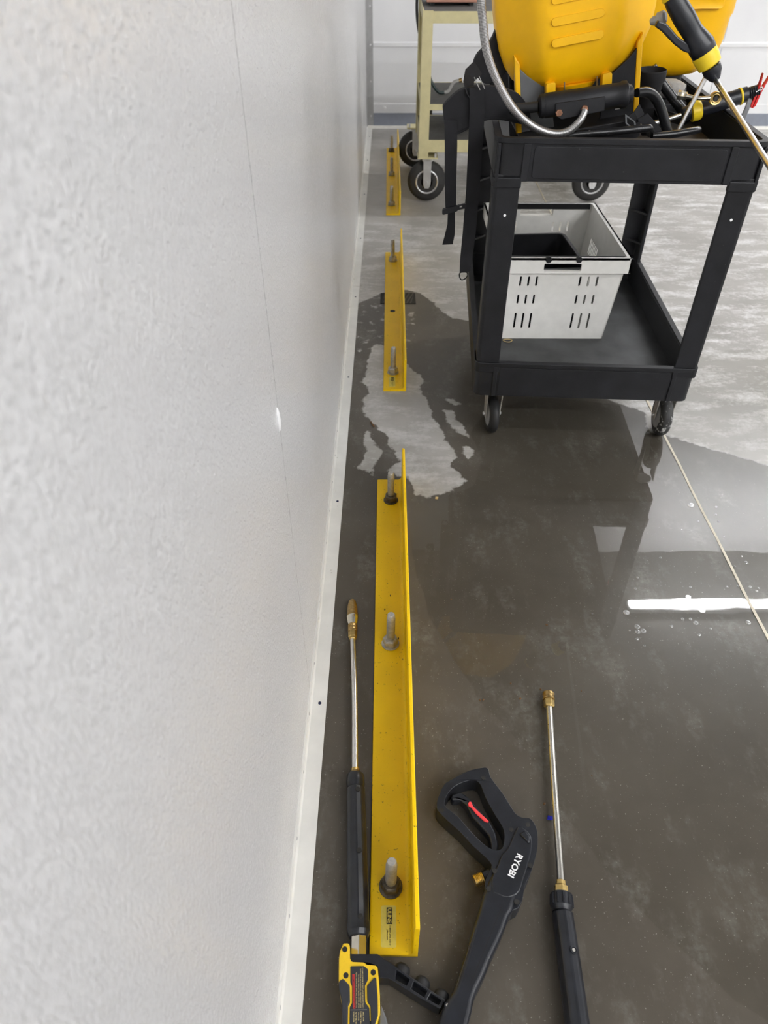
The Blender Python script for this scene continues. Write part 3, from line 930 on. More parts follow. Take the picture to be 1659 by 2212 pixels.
# ------------------------------------------------------------------ cream steel cart in the background
cc = thing('steel_cart', 'cream painted steel cart on pneumatic wheels by the back wall', 'cart', (0.68, 4.45, 0))
X0, X1, Y0, Y1 = 0.156, 1.24, 4.15, 4.74
def angle_leg(x, y, sx_, sy_):
    mb = MB()
    pr = [(0, 0), (0.052, 0), (0.052, 0.005), (0.005, 0.005), (0.005, 0.052), (0, 0.052)]
    mb.prism(pr, 0.236, 0.888, f=lambda a, b, c: (x + sx_ * a, y + sy_ * b, c))
    return build('leg', mb, 'cream_paint', cc, smooth=0, bevel=0.001, segs=1)
for x, sx_ in ((X0, 1), (X1, -1)):
    for y, sy_ in ((Y0, 1), (Y1, -1)):
        angle_leg(x, y, sx_, sy_)
def cshelf(z0, z1, name, mat_):
    s = build(name, MB().box(X0 + 0.008, X1 - 0.008, Y0 + 0.008, Y1 - 0.008, z1 - 0.012, z1 - 0.004), 'cream_paint', cc, smooth=0)
    for y in (Y0 + 0.0055, Y1 - 0.0105):
        build('edge_rail', MB().box(X0 + 0.011, X1 - 0.011, y, y + 0.005, z0, z1), 'cream_paint', s, smooth=0, bevel=0.001, segs=1)
    for x in (X0 + 0.0055, X1 - 0.0105):
        build('edge_rail', MB().box(x, x + 0.005, Y0 + 0.011, Y1 - 0.011, z0, z1), 'cream_paint', s, smooth=0, bevel=0.001, segs=1)
    build('rubber_mat', MB().box(X0 + 0.012, X1 - 0.012, Y0 + 0.012, Y1 - 0.012, z1 - 0.004, z1 - 0.001), mat_, s, smooth=0)
    return s
cshelf(0.836, 0.884, 'top_shelf', 'mat_grey')
cshelf(0.462, 0.490, 'middle_shelf', 'mat_grey')
b_ = cshelf(0.262, 0.322, 'bottom_shelf', 'mat_grey')
def ccaster(x, y):
    r, wid = 0.106, 0.062
    c = Vector((x, y, r))
    D = Vector((0, 1, 0))
    pl = build('caster', MB().box(x - 0.055, x + 0.055, y - 0.055, y + 0.055, 0.228, 0.236), 'cream_paint', cc, smooth=0, bevel=0.002)
    for s in (-1, 1):
        build('bolt', MB().cyl((x + s * 0.04, y - 0.045, 0.236), (x + s * 0.04, y - 0.045, 0.256), 0.006, n=8), 'zinc', pl)
    prof = [(0, r * 0.56), (0.004, r * 0.80), (wid * 0.25, r * 0.965), (wid * 0.5, r), (wid * 0.75, r * 0.965), (wid - 0.004, r * 0.80), (wid, r * 0.56)]
    build('tyre', MB().lathe(c - D * wid / 2, c + D, prof, 36), 'tyre', pl, smooth=60)
    rimp = [(0, r * 0.30), (0.004, r * 0.42), (0.001, r * 0.50), (-0.004, r * 0.555), (-0.002, r * 0.59), (wid * 0.5, r * 0.57), (wid, r * 0.59), (wid + 0.002, r * 0.55), (wid, r * 0.30)]
    build('rim', MB().lathe(c - D * (wid / 2), c + D, rimp, 28), 'zinc', pl, smooth=40)
    for s in (-1, 1):
        yy = y + s * (wid / 2 + 0.012)
        mb = MB().prism([(-0.020, r - 0.012), (-0.012, r - 0.03), (0.012, r - 0.03), (0.020, r - 0.012), (0.022, 0.222), (-0.022, 0.222)], yy - 0.002, yy + 0.002, f=lambda a, b, c_: (x + a, c_, b))
        build('fork_plate', mb, 'zinc', pl, smooth=0, bevel=0.0015, segs=1)
    build('fork_crown', MB().box(x - 0.028, x + 0.028, y - wid / 2 - 0.014, y + wid / 2 + 0.014, 0.214, 0.229), 'zinc', pl, smooth=0, bevel=0.004)
    build('axle', MB().lathe((x, y - wid / 2 - 0.02, r), (x, y + 1, r), [(0, 0.004), (0.001, 0.008), (0.006, 0.008), (0.0065, 0.005), (wid + 0.034, 0.005), (wid + 0.035, 0.008), (wid + 0.04, 0.008)], 10), 'zinc', pl)
for x in (0.207, 1.12):
    for y in (4.205, 4.70):
        ccaster(x if y < 4.5 else x - 0.045, y if y < 4.5 else 4.86)
build('rear_outrigger', MB().box(0.22, 1.2, 4.74, 4.90, 0.236, 0.246), 'cream_paint', cc, smooth=0)

pb = thing('storage_box', 'salmon pink box on top of the cream steel cart', 'box', (0.31, 4.47, 0.884))
build('body', MB().box(0.183, 0.440, 4.375, 4.60, 0.898, 1.02), 'pink_box', pb, smooth=0, bevel=0.004)
for x in (0.205, 0.40):
    build('foot', MB().box(x, x + 0.02, 4.39, 4.58, 0.8835, 0.898), 'black_plastic', pb, smooth=0)

hz = thing('drain_hose', 'grey and dark green hose looping on the cream cart shelf', 'hose', (0.30, 4.42, 0.489))
build('green_section', MB().tube([(0.20, 4.45, 0.66), (0.204, 4.42, 0.606), (0.226, 4.40, 0.545), (0.262, 4.40, 0.502), (0.296, 4.41, 0.4975)], 0.008, 10), 'green_hose', hz, smooth=60)
build('grey_section', MB().tube([(0.296, 4.41, 0.4975), (0.318, 4.41, 0.504), (0.333, 4.41, 0.530), (0.350, 4.41, 0.548), (0.378, 4.41, 0.552)], 0.0085, 10), 'knob_grey', hz, smooth=60)
build('end_fitting', MB().cyl((0.372, 4.41, 0.5515), (0.388, 4.41, 0.556), 0.011, n=12), 'dull_brass', hz)

wk = thing('spare_wheel', 'black rubber wheel standing behind the cream cart near the baseboard', 'wheel', (0.195, 5.5, 0))
build('tyre', MB().lathe((0.195, 5.50, 0.085), (1.0, 5.50, 0.085), [(0, 0.05), (0.003, 0.078), (0.012, 0.085), (0.03, 0.085), (0.039, 0.078), (0.042, 0.05)], 28), 'tyre', wk, smooth=50)
build('hub', MB().lathe((0.193, 5.50, 0.085), (1.0, 5.50, 0.085), [(0, 0.02), (0.004, 0.049), (0.044, 0.049), (0.046, 0.02)], 20), 'grey_plastic', wk)

cb = build('hanging_cable', MB().tube([(0.160, 4.78, 1.02), (0.150, 4.775, 0.95), (0.1465, 4.772, 0.86), (0.152, 4.775, 0.78), (0.170, 4.78, 0.70), (0.20, 4.79, 0.60), (0.24, 4.80, 0.45), (0.25, 4.81, 0.27)], 0.008, 8), 'rubber', smooth=60)
tag(cb, 'black cable bulging past the left side of the cream cart', 'cable')

# ------------------------------------------------------------------ backpack sprayers on the upper tray
def superring(cx, cy, a, b, z, n=44, ex=4.0, chamfer=False):
    r = []
    for i in range(n):
        t = 2 * pi * i / n
        c, s = cos(t), sin(t)
        q = (abs(c) ** ex + abs(s) ** ex) ** (-1 / ex)
        if chamfer and s < 0:
            q = min(q, 0.90 / (0.75 * abs(c) + 0.54 * abs(s)))
        r.append((cx + a * q * c, cy + b * q * s, z))
    return r

RHO = radians(9)
SP = Vector((0.477, 2.055, 0.826))
def sg(a, b, c):          # sprayer leans: its right side is raised
    return SP + Vector((a * cos(RHO) - c * sin(RHO), b, a * sin(RHO) + c * cos(RHO)))

s1 = thing('backpack_sprayer', 'front yellow backpack sprayer with black pump and harness on the cart', 'sprayer', (0.464, 2.055, 0.802))
rings = []
for c, k, kb, sh in ((0.128, 0.34, 0.4, -0.010), (0.130, 0.50, 0.55, -0.010), (0.140, 0.66, 0.70, -0.009), (0.158, 0.78, 0.80, -0.007), (0.185, 0.88, 0.89, -0.004), (0.220, 0.955, 0.96, -0.001), (0.26, 0.99, 0.99, 0), (0.30, 1.0, 1.0, 0), (0.42, 1.0, 1.0, 0), (0.50, 0.98, 0.98, 0), (0.55, 0.90, 0.90, 0), (0.575, 0.72, 0.72, 0), (0.585, 0.40, 0.40, 0)):
    rings.append([sg(*p) for p in superring(sh, 0, 0.187 * k, 0.107 * kb, c, 64, 4.0, True)])
tank = build('tank', MB().rings(rings), 'tank_yellow', s1, smooth=60)
for z in (0.232, 0.273, 0.314, 0.355):
    mb = MB().prism(rrect(-0.070, 0.048, z - 0.0085, z + 0.0085, 0.0083, 4), -0.1095, -0.09, f=lambda a, b, c: sg(a, c, b + (a + 0.0) * 0.012))
    build('grip_rib', mb, 'tank_yellow', tank, smooth=40, bevel=0.002, segs=2)
build('tank_cap', MB().lathe(sg(0, 0, 0.58), sg(0, 0, 1), [(0, 0.055), (0.03, 0.055), (0.034, 0.05)], 24), 'black_plastic', s1)
# sump under the tank, drain nut and tank feet
build('sump', MB().rings([[sg(*p) for p in superring(-0.006, -0.03, 0.020, 0.03, 0.108, 24, 2.2)], [sg(*p) for p in superring(-0.006, -0.03, 0.048, 0.05, 0.122, 24, 2.4)], [sg(*p) for p in superring(-0.006, -0.03, 0.056, 0.055, 0.134, 24, 2.6)]]), 'tank_yellow', tank, smooth=50)
build('drain_nut', MB().lathe(sg(0.0, -0.05, 0.096), sg(0.0, -0.05, 1), [(0, 0.018), (0.018, 0.018)], 6), 'black_plastic', s1, smooth=0, bevel=0.001)
for a in (-0.070, 0.062):
    build('tank_foot', MB().prism(rrect(a - 0.011, a + 0.011, 0.098, 0.150, 0.004), -0.098, -0.070, f=lambda u, w, c: sg(u, c, w)), 'tank_yellow', tank, smooth=0, bevel=0.004)
for a in (-0.036, 0.041):
    build('tie_rod', MB().cyl(sg(a, -0.085, 0.075), sg(a, -0.085, 0.145), 0.0016, n=8), 'chrome', s1)
# frame: base, side plates, yellow uprights, back plate
build('base_plate', MB().prism(rrect(-0.150, 0.150, -0.115, 0.13, 0.03, 4), 0.0, 0.045, f=sg), 'black_plastic', s1, smooth=30, bevel=0.008, segs=2)
build('back_plate', MB().prism(rrect(-0.145, 0.145, 0.03, 0.46, 0.03, 3), 0.108, 0.122, f=lambda a, b, c: sg(a, c, b)), 'black_plastic', s1, smooth=0, bevel=0.004)
for s in (-1, 1):
    sp_ = [(s * 0.055, 0.03), (s * 0.138, 0.03), (s * 0.138, 0.185), (s * 0.118, 0.165), (s * 0.065, 0.128)]
    build('side_plate', MB().prism(sp_, -0.06, -0.05, f=lambda a, b, c: sg(a, c, b)), 'grey_plastic' if s < 0 else 'black_plastic', s1, smooth=0, bevel=0.002)
    build('upright', MB().prism([(s * 0.137, 0.035), (s * 0.150, 0.035), (s * 0.150, 0.215), (s * 0.137, 0.195)], -0.062, -0.040, f=lambda a, b, c: sg(a, c, b)), 'tank_yellow', s1, smooth=0, bevel=0.003)
build('base_band', MB().tube([sg(-0.125, -0.117, 0.022), sg(-0.06, -0.124, 0.020), (0.47, 1.925, 0.856), (0.545, 1.925, 0.866), (0.580, 1.928, 0.872)], 0.0042, 8), 'bright_yellow', s1, smooth=60)
build('rating_label', MB().prism(rrect(0.085, 0.108, 0.088, 0.094, 0.001), -0.0615, -0.0605, f=lambda a, b, c: sg(a, c, b)), 'white_print', s1, smooth=0)
build('rating_label', MB().prism(rrect(0.092, 0.110, 0.060, 0.068, 0.001), -0.0615, -0.0605, f=lambda a, b, c: sg(a, c, b)), 'knob_grey', s1, smooth=0)
# pump cylinder in front
PL, PR = Vector((0.352, 1.905, 0.924)), Vector((0.580, 1.915, 0.951))
pump = build('pump_cylinder', MB().lathe(PL, PR, [(0, 0.018), (0.003, 0.024), (0.010, 0.026), (0.012, 0.0245), (0.016, 0.0265), (0.16, 0.0265), (0.19, 0.0265), (0.194, 0.029), (0.204, 0.029), (0.208, 0.022), (0.216, 0.020), (0.22, 0.014)], 26), 'black_plastic', s1, smooth=40)
build('shaft', MB().tube([(0.29, 1.93, 0.914), (0.32, 1.915, 0.919), PL], 0.0115, 10), 'rubber', s1, smooth=60)
dd = (PR - PL).normalized()
pm = lambda a, b, c: PL + dd * a + Vector((-dd.z, 0, dd.x)) * b + Vector((0, c, 0))
build('clamp_plate', MB().prism([(0.035, 0.008), (0.150, 0.008), (0.150, -0.022), (0.050, -0.028), (0.035, -0.018)], -0.0305, -0.018, f=pm), 'black_plastic', pump, smooth=0, bevel=0.002)
for p in ((0.396, 1.872, 0.917), (0.455, 1.874, 0.925)):
    build('bolt_head', MB().lathe((p[0], p[1] + 0.006, p[2]), (p[0], p[1] - 1, p[2]), [(0, 0.0085), (0.006, 0.0085), (0.007, 0.0075)], 6), 'copper_bolt', pump, smooth=0, bevel=0.001)
# folded pump handle
build('pump_handle', MB().tube([PR, (0.605, 1.93, 0.950), (0.628, 1.94, 0.941), (0.650, 1.948, 0.920), (0.668, 1.95, 0.893), (0.688, 1.95, 0.858), (0.694, 1.95, 0.850)], [0.0095, 0.0115, 0.0118, 0.0118, 0.0118, 0.0115, 0.0115], 14, 6), 'black_tube', s1, smooth=60)
build('frame_tube', MB().tube([(0.40, 1.875, 0.862), (0.436, 1.868, 0.872), (0.533, 1.866, 0.880), (0.600, 1.868, 0.886), (0.616, 1.876, 0.884), (0.628, 1.90, 0.868)], 0.0088, 12), 'black_tube', s1, smooth=60)
build('frame_tube', MB().tube([(0.628, 1.885, 0.866), (0.68, 1.893, 0.868), (0.735, 1.91, 0.872), (0.752, 1.935, 0.868), (0.735, 1.99, 0.850), (0.66, 2.06, 0.835)], 0.0085, 10), 'black_tube', s1, smooth=60)
# braided hose
hp = [(0.36, 2.10, 1.43), (0.27, 2.00, 1.36), (0.210, 1.90, 1.25), (0.194, 1.862, 1.15), (0.200, 1.86, 1.10), (0.213, 1.86, 1.045), (0.240, 1.86, 0.990), (0.285, 1.86, 0.930), (0.333, 1.86, 0.894), (0.381, 1.858, 0.8775), (0.419, 1.857, 0.882), (0.444, 1.859, 0.904), (0.455, 1.868, 0.924)]
mb = MB()
nseg, nsub = 14, 10
mb.tube(hp, [0.0095] * 10 + [0.009, 0.0085, 0.008], nseg, nsub)
uvs, acc = [], 0.0
for i, p in enumerate(mb.path):
    if i:
        acc += (p - mb.path[i - 1]).length
    uvs += [(abs(k / nseg * 2 - 1), acc) for k in range(nseg)]
build('hose', mb, 'braid', s1, smooth=60, uv=uvs, label='steel braided hose')
# harness: shoulder strap, loop, hip belt, hanging webbing, buckles
def pad(name, poly, y, th, parent, bend=0.0, bev=0.006, mat_='webbing'):
    return build(name, MB().prism(smooth_poly(poly, 3), -th / 2, th / 2, f=lambda a, b, c: (a, y + c + bend * (0.26 - a), b)), mat_, parent, smooth=0, bevel=bev, segs=2)
pad('shoulder_strap', [(0.285, 1.22), (0.300, 1.12), (0.312, 1.03), (0.300, 0.985), (0.268, 0.955), (0.241, 0.945), (0.216, 0.962), (0.206, 0.986), (0.215, 1.010), (0.243, 1.036), (0.256, 1.072), (0.262, 1.13), (0.262, 1.22)], 2.06, 0.024, s1)
belt = pad('hip_belt', [(0.131, 0.903), (0.133, 0.918), (0.16, 0.943), (0.187, 0.954), (0.242, 0.957), (0.30, 0.945), (0.335, 0.915), (0.345, 0.875), (0.296, 0.8815), (0.255, 0.8865), (0.221, 0.880), (0.199, 0.868), (0.171, 0.854), (0.143, 0.85)], 1.965, 0.022, s1)
build('piping', MB().tube([(0.145, 1.953, 0.853), (0.172, 1.953, 0.857), (0.200, 1.953, 0.871), (0.222, 1.953, 0.883), (0.255, 1.953, 0.889), (0.296, 1.953, 0.885), (0.335, 1.953, 0.880)], 0.003, 6), 'webbing', belt, smooth=60)
build('strap_loop', MB().ribbon([(0.214, 2.02, 0.985), (0.194, 2.00, 0.972), (0.188, 1.97, 0.952), (0.196, 1.948, 0.93)], (0.5, 0.2, -0.6), 0.036, 0.003, (-0.7, -0.5, 0)), 'webbing', s1, smooth=0)
for o_ in (0.0, 0.011):
    build('adjuster_bar', MB().cyl((0.199 + o_, 1.942, 0.978 + o_ * 0.2), (0.215 + o_, 1.942, 0.952 + o_ * 0.2), 0.0011, n=6), 'knob_grey', s1)
build('hanging_strap', MB().ribbon([(0.150, 1.951, 0.885), (0.154, 1.950, 0.83), (0.158, 1.955, 0.75), (0.163, 1.96, 0.68), (0.165, 1.962, 0.665)], (1, 0.15, 0), [0.032, 0.032, 0.031, 0.029, 0.027], 0.0025, (0, 1, 0)), 'webbing', s1, smooth=0, label='black webbing strap hanging beside the cart')
build('strap_tail', MB().ribbon([(0.166, 1.966, 0.672), (0.168, 1.968, 0.63), (0.166, 1.972, 0.60), (0.162, 1.978, 0.572)], (1, 0.15, 0), [0.019, 0.021, 0.027, 0.029], 0.004, (0, 1, 0)), 'webbing', s1, smooth=0)
bk2 = build('side_release_buckle', MB().prism(rrect(0.141, 0.182, 0.664, 0.678, 0.004), 1.950, 1.962, f=lambda a, b, c: (a, c, b + (a - 0.16) * 0.25)), 'black_plastic', s1, smooth=0, bevel=0.002)
build('buckle_prong', MB().prism(rrect(0.180, 0.203, 0.668, 0.680, 0.003), 1.951, 1.959, [rrect(0.186, 0.193, 0.671, 0.677, 0.001)], f=lambda a, b, c: (a, c, b + (a - 0.16) * 0.2)), 'black_plastic', bk2, smooth=0)
build('hanging_strap', MB().ribbon([(0.208, 1.950, 0.955), (0.213, 1.947, 0.90), (0.214, 1.950, 0.86), (0.220, 1.975, 0.72), (0.220, 1.985, 0.60), (0.218, 1.99, 0.52), (0.217, 1.992, 0.488)], (1, 0.1, 0), [0.036, 0.037, 0.037, 0.036, 0.036, 0.035, 0.030], 0.0028, (0, 1, 0)), 'webbing', s1, smooth=0, label='long black webbing strap reaching below the lower shelf rim')
build('strap_hook', MB().tube([(0.204, 1.992, 0.486), (0.203, 1.992, 0.474), (0.209, 1.992, 0.465), (0.219, 1.992, 0.468), (0.226, 1.992, 0.478), (0.222, 1.992, 0.487)], 0.0018, 6, 4, closed=True), 'black_tube', s1, smooth=60)
bl = build('slide_buckle', MB().prism(rrect(-0.017, 0.017, -0.012, 0.012, 0.003), -0.002, 0.003, [rrect(-0.012, 0.012, -0.008, 0.008, 0.002)], f=lambda a, b, c: (0.573 + a * 0.84 - b * 0.42 - 0.0 + b * 0.2, 1.893 + c, 0.893 - a * 0.5 + b * 0.85)), 'grey_plastic', s1, smooth=0, bevel=0.001)
build('buckle_webbing', MB().ribbon([(0.566, 1.905, 0.886), (0.588, 1.905, 0.904), (0.600, 1.915, 0.918)], (0.6, 0, -0.8), 0.026, 0.003, (0, 1, 0)), 'webbing', s1, smooth=0)
build('loose_webbing', MB().ribbon([(0.600, 1.90, 0.905), (0.632, 1.895, 0.880), (0.65, 1.885, 0.858)], (0.8, 0, 0.5), 0.024, 0.003, (0, 1, 0.2)), 'webbing', s1, smooth=0)
build('bottle_cup', MB().lathe((0.668, 2.11, 0.885), (0.664, 2.105, 1), [(0, 0.026), (0.004, 0.029), (0.055, 0.033), (0.060, 0.037), (0.082, 0.037), (0.084, 0.035), (0.078, 0.033), (0.020, 0.030)], 24), 'webbing', s1, smooth=40)
# outlet knob, trigger gun with lance clipped on the right
build('outlet_fitting', MB().lathe((0.576, 1.905, 1.090), (0.606, 1.885, 1.104), [(0, 0.006), (0.006, 0.009), (0.014, 0.009), (0.016, 0.013), (0.030, 0.0135), (0.034, 0.009)], 12), 'knob_grey', s1, smooth=40)

gun = thing('spray_gun', 'black and yellow trigger gun with chrome lance pointing forward over the cart rim', 'spray gun', (0.70, 1.85, 0.989))
gp = [(0.555, 1.87, 1.19), (0.590, 1.86, 1.150), (0.606, 1.855, 1.130), (0.630, 1.852, 1.104), (0.655, 1.85, 1.078), (0.680, 1.85, 1.053), (0.695, 1.85, 1.036)]
build('grip', MB().tube(gp, [0.018, 0.019, 0.021, 0.0225, 0.021, 0.0275, 0.0255], 18, 5), 'gun_black', gun, smooth=60)
build('grip_ring', MB().lathe((0.594, 1.859, 1.146), (0.606, 1.855, 1.130), [(0, 0.0195), (0.001, 0.0222), (0.007, 0.0225), (0.008, 0.0205)], 18), 'bright_yellow', gun, smooth=40)
build('collar_ring', MB().lathe((0.690, 1.85, 1.041), (0.716, 1.843, 1.008), [(0, 0.0255), (0.001, 0.0270), (0.018, 0.0262), (0.030, 0.0245), (0.033, 0.019)], 24), 'bright_yellow', gun, smooth=40)
kn = MB()
kd0, kd1 = Vector((0.711, 1.845, 1.015)), Vector((0.7285, 1.842, 0.990))
kn.lathe(kd0, kd1, [(0, 0.0185), (0.002, 0.0200), (0.014, 0.0192), (0.018, 0.0165), (0.026, 0.0125), (0.031, 0.0090)], 20)
build('lance_nut', kn, 'gun_black', gun, smooth=30)
build('lance_tube', MB().tube([(0.727, 1.846, 0.991), (0.7167, 1.75, 0.981), (0.679, 1.41, 0.944), (0.648, 1.13, 0.914)], 0.0056, 12, 4), 'chrome', gun, smooth=60)
build('trigger_lever', MB().ribbon([(0.572, 1.85, 1.094), (0.590, 1.85, 1.087), (0.622, 1.848, 1.063), (0.645, 1.848, 1.051), (0.672, 1.848, 1.046)], [(0.3, 0, 1)] * 5, [0.012, 0.016, 0.015, 0.016, 0.020], 0.014, (0, 1, 0)), 'gun_black', gun, smooth=0, bevel=0.003)
build('lever_clip', MB().tube([(0.663, 1.838, 1.060), (0.668, 1.835, 1.072), (0.674, 1.832, 1.066), (0.676, 1.832, 1.048), (0.672, 1.836, 1.040)], 0.0028, 8), 'bright_yellow', gun, smooth=60)

cr = build('chrome_lance', MB().tube([(0.7105, 1.948, 0.862), (0.720, 1.951, 0.890), (0.738, 1.955, 0.945), (0.752, 1.958, 0.985)], 0.0056, 12, 3), 'chrome', smooth=60)
tag(cr, 'short chrome lance rod slanting up from the pump handle elbow', 'rod')

s2 = thing('backpack_sprayer', 'rear yellow backpack sprayer, half hidden behind the front tank', 'sprayer', (0.785, 2.44, 0.802))
rings = []
for z, k, dx in ((0.906, 0.30, -0.02), (0.908, 0.50, -0.018), (0.917, 0.70, -0.012), (0.935, 0.83, -0.006), (0.96, 0.92, -0.002), (1.00, 0.965, 0), (1.05, 0.98, 0), (1.062, 1.0, 0.002), (1.34, 1.0, 0.004), (1.40, 0.92, 0), (1.43, 0.7, 0), (1.44, 0.4, 0)):
    rings.append(superring(0.785 + dx, 2.44, 0.160 * k, 0.125 * k, z, ex=3.0))
t2_ = build('tank', MB().rings(rings), 'tank_yellow', s2, smooth=60)
for z in (1.085, 1.13):
    build('grip_rib', MB().prism(rrect(0.775, 0.885, z - 0.010, z + 0.010, 0.009, 4), 2.300, 2.33, f=lambda a, b, c: (a, c + max(0, a - 0.85) * 0.35, b)), 'tank_yellow', t2_, smooth=40, bevel=0.004, segs=2)
build('base_frame', MB().prism(rrect(0.66, 0.87, 2.34, 2.54, 0.03, 4), 0.8005, 0.845), 'black_plastic', s2, smooth=30, bevel=0.008)
build('pedestal', MB().prism(rrect(0.70, 0.85, 2.38, 2.50, 0.03, 4), 0.842, 0.912), 'black_plastic', s2, smooth=30)
build('frame_tube', MB().tube([(0.680, 2.16, 0.965), (0.705, 2.155, 0.938), (0.75, 2.15, 0.896), (0.79, 2.15, 0.860), (0.800, 2.17, 0.840), (0.790, 2.30, 0.826), (0.77, 2.40, 0.826)], 0.0125, 14, 5), 'black_tube', s2, smooth=60)
build('tie_rod', MB().cyl((0.768, 2.32, 0.835), (0.762, 2.32, 0.925), 0.002, n=8), 'chrome', s2)
build('pump_head', MB().lathe((0.735, 2.24, 0.905), (0.800, 2.20, 0.905), [(0, 0.012), (0.004, 0.022), (0.04, 0.024), (0.055, 0.020), (0.07, 0.014)], 18), 'knob_grey', s2, smooth=40)
build('pump_rod', MB().tube([(0.790, 2.205, 0.905), (0.80, 2.30, 0.88), (0.78, 2.38, 0.85)], 0.010, 10), 'black_tube', s2, smooth=60)

g2 = thing('spray_gun', 'second spray gun lying across the right rim of the upper tray', 'spray gun', (0.86, 2.10, 0.88))
build('grip', MB().lathe((0.800, 2.10, 0.8775), (0.920, 2.10, 0.9145), [(0, 0.016), (0.004, 0.0205), (0.05, 0.0205), (0.095, 0.0190), (0.110, 0.0190)], 22), 'gun_black', g2, smooth=40)
build('yellow_collar', MB().lathe((0.786, 2.10, 0.8732), (0.906, 2.10, 0.9102), [(0, 0.019), (0.002, 0.0245), (0.018, 0.0255), (0.024, 0.0235), (0.027, 0.0195)], 24), 'bright_yellow', g2, smooth=40)
build('lance_nut', MB().lathe((0.764, 2.10, 0.8664), (0.884, 2.10, 0.9034), [(0, 0.010), (0.003, 0.0165), (0.022, 0.0185), (0.024, 0.017)], 12), 'gun_black', g2, smooth=30)
build('grip_ring', MB().lathe((0.902, 2.10, 0.909), (1.022, 2.10, 0.946), [(0, 0.0190), (0.001, 0.0206), (0.005, 0.0206), (0.006, 0.019)], 22), 'bright_yellow', g2, smooth=40)
prof = [(0, 0.0185), (0.014, 0.0180), (0.016, 0.0145)]
for k in range(5):
    prof += [(0.018 + 0.005 * k, 0.0130), (0.0195 + 0.005 * k, 0.0148), (0.021 + 0.005 * k, 0.0148)]
prof += [(0.044, 0.011)]
build('hose_tail', MB().lathe((0.907, 2.10, 0.9108), (1.027, 2.10, 0.9478), prof, 18), 'gun_black', g2, smooth=30)
build('lance_tube', MB().tube([(0.768, 2.10, 0.8678), (0.70, 2.10, 0.848), (0.64, 2.10, 0.838)], 0.0056, 10, 3), 'chrome', g2, smooth=60)
build('trigger_lever', MB().ribbon([(0.925, 2.085, 0.908), (0.918, 2.07, 0.888), (0.905, 2.05, 0.868)], (0.9, 0, -0.3), 0.012, 0.008, (0, 1, 0.3)), 'grey_plastic', g2, smooth=0, bevel=0.002)
nz = thing('brass_elbow', 'small brass ring fitting on a short stem above the second gun', 'fitting', (0.80, 2.05, 0.913))
build('ring', MB().lathe((0.824, 2.062, 0.9135), (0.822, 1.0, 0.95), [(0, 0.007), (0, 0.0145), (0.003, 0.0155), (0.010, 0.0155), (0.012, 0.0145), (0.011, 0.011), (0.012, 0.0095), (0.010, 0.0065), (0.002, 0.006)], 22), 'brass', nz, smooth=40)
build('bore', MB().lathe((0.824, 2.0585, 0.9135), (0.822, 1.0, 0.95), [(0, 0.0062), (0.0075, 0.0062)], 16), 'dark_pit', nz)
build('stem', MB().tube([(0.811, 2.056, 0.914), (0.78, 2.06, 0.913), (0.745, 2.08, 0.916)], [0.0055, 0.0045, 0.0065], 12, 3), 'nickel', nz, smooth=60)
build('nut', MB().lathe((0.757, 2.073, 0.915), (0.735, 2.085, 0.9165), [(0, 0.009), (0.009, 0.0095), (0.012, 0.011), (0.022, 0.011)], 8), 'nickel', nz, smooth=30)

pin = thing('clothespin', 'red plastic clothespin clipped to the end of the second spray gun', 'clothespin', (0.940, 2.10, 0.889))
for s in (-1, 1):
    lean = lambda c: (c - 0.89) * 0.16
    poly = [(s * 0.001, 0.885), (s * 0.0065, 0.890), (s * 0.0065, 0.922), (s * 0.0105, 0.962), (s * 0.0095, 0.963), (s * 0.0015, 0.928)]
    build('jaw', MB().prism(poly, 2.088, 2.098, f=lambda a, b, c: (0.940 + a + lean(b), c, b)), 'red_plastic', pin, smooth=0)
build('spring', MB().tube([(0.9465 + 0.0035 * cos(t), 2.0865, 0.930 + 0.0035 * sin(t)) for t in [2 * pi * k / 8 for k in range(8)]], 0.0011, 6, 3, closed=True), 'white_print', pin, smooth=60)
build('spring_arm', MB().cyl((0.936, 2.0865, 0.922), (0.9445, 2.0865, 0.928), 0.0011, n=6), 'white_print', pin)

# ------------------------------------------------------------------ pressure-washer tools on the floor
def V(p, z):
    return Vector((p[0], p[1], z))

# wand and yellow gun between the wall trim and the nearest rail
w1 = thing('pressure_wand', 'pressure washer wand with yellow and black gun lying between wall and nearest rail', 'pressure washer wand', (-0.06, 0.70, 0))
A0, A1 = V((-0.0845, 1.1599), 0.0155), V((-0.0786, 1.0412), 0.017)
build('nozzle', MB().lathe(A0, A1, [(0, 0.0072), (0.002, 0.0085), (0.020, 0.0120), (0.046, 0.0132), (0.050, 0.0140), (0.052, 0.0132)], 20), 'dull_brass', w1, smooth=35)
build('nozzle_ring', MB().lathe(A0 + (A1 - A0).normalized() * 0.052, A1, [(0, 0.0138), (0.003, 0.0145), (0.010, 0.0132), (0.020, 0.0115), (0.024, 0.0095)], 20), 'nickel', w1, smooth=50)
prof = [(0, 0.0095)]
for k in range(5):
    prof += [(0.002 + 0.004 * k, 0.0100), (0.004 + 0.004 * k, 0.0112)]
prof += [(0.023, 0.010)]
build('nozzle_thread', MB().lathe(A0 + (A1 - A0).normalized() * 0.075, A1, prof, 18), 'dull_brass', w1, smooth=30)
build('nozzle_nut', MB().lathe(A0 + (A1 - A0).normalized() * 0.096, A1, [(0, 0.0105), (0.016, 0.0105), (0.018, 0.009), (0.024, 0.0085)], 6), 'brass', w1, smooth=0, bevel=0.0008, segs=1)
build('lance_tube', MB().tube([V((-0.0788, 1.045), 0.017), V((-0.0687, 0.893), 0.018), V((-0.0612, 0.72), 0.019), V((-0.0598, 0.70), 0.019)], 0.0063, 14, 6), 'chrome', w1, smooth=60)
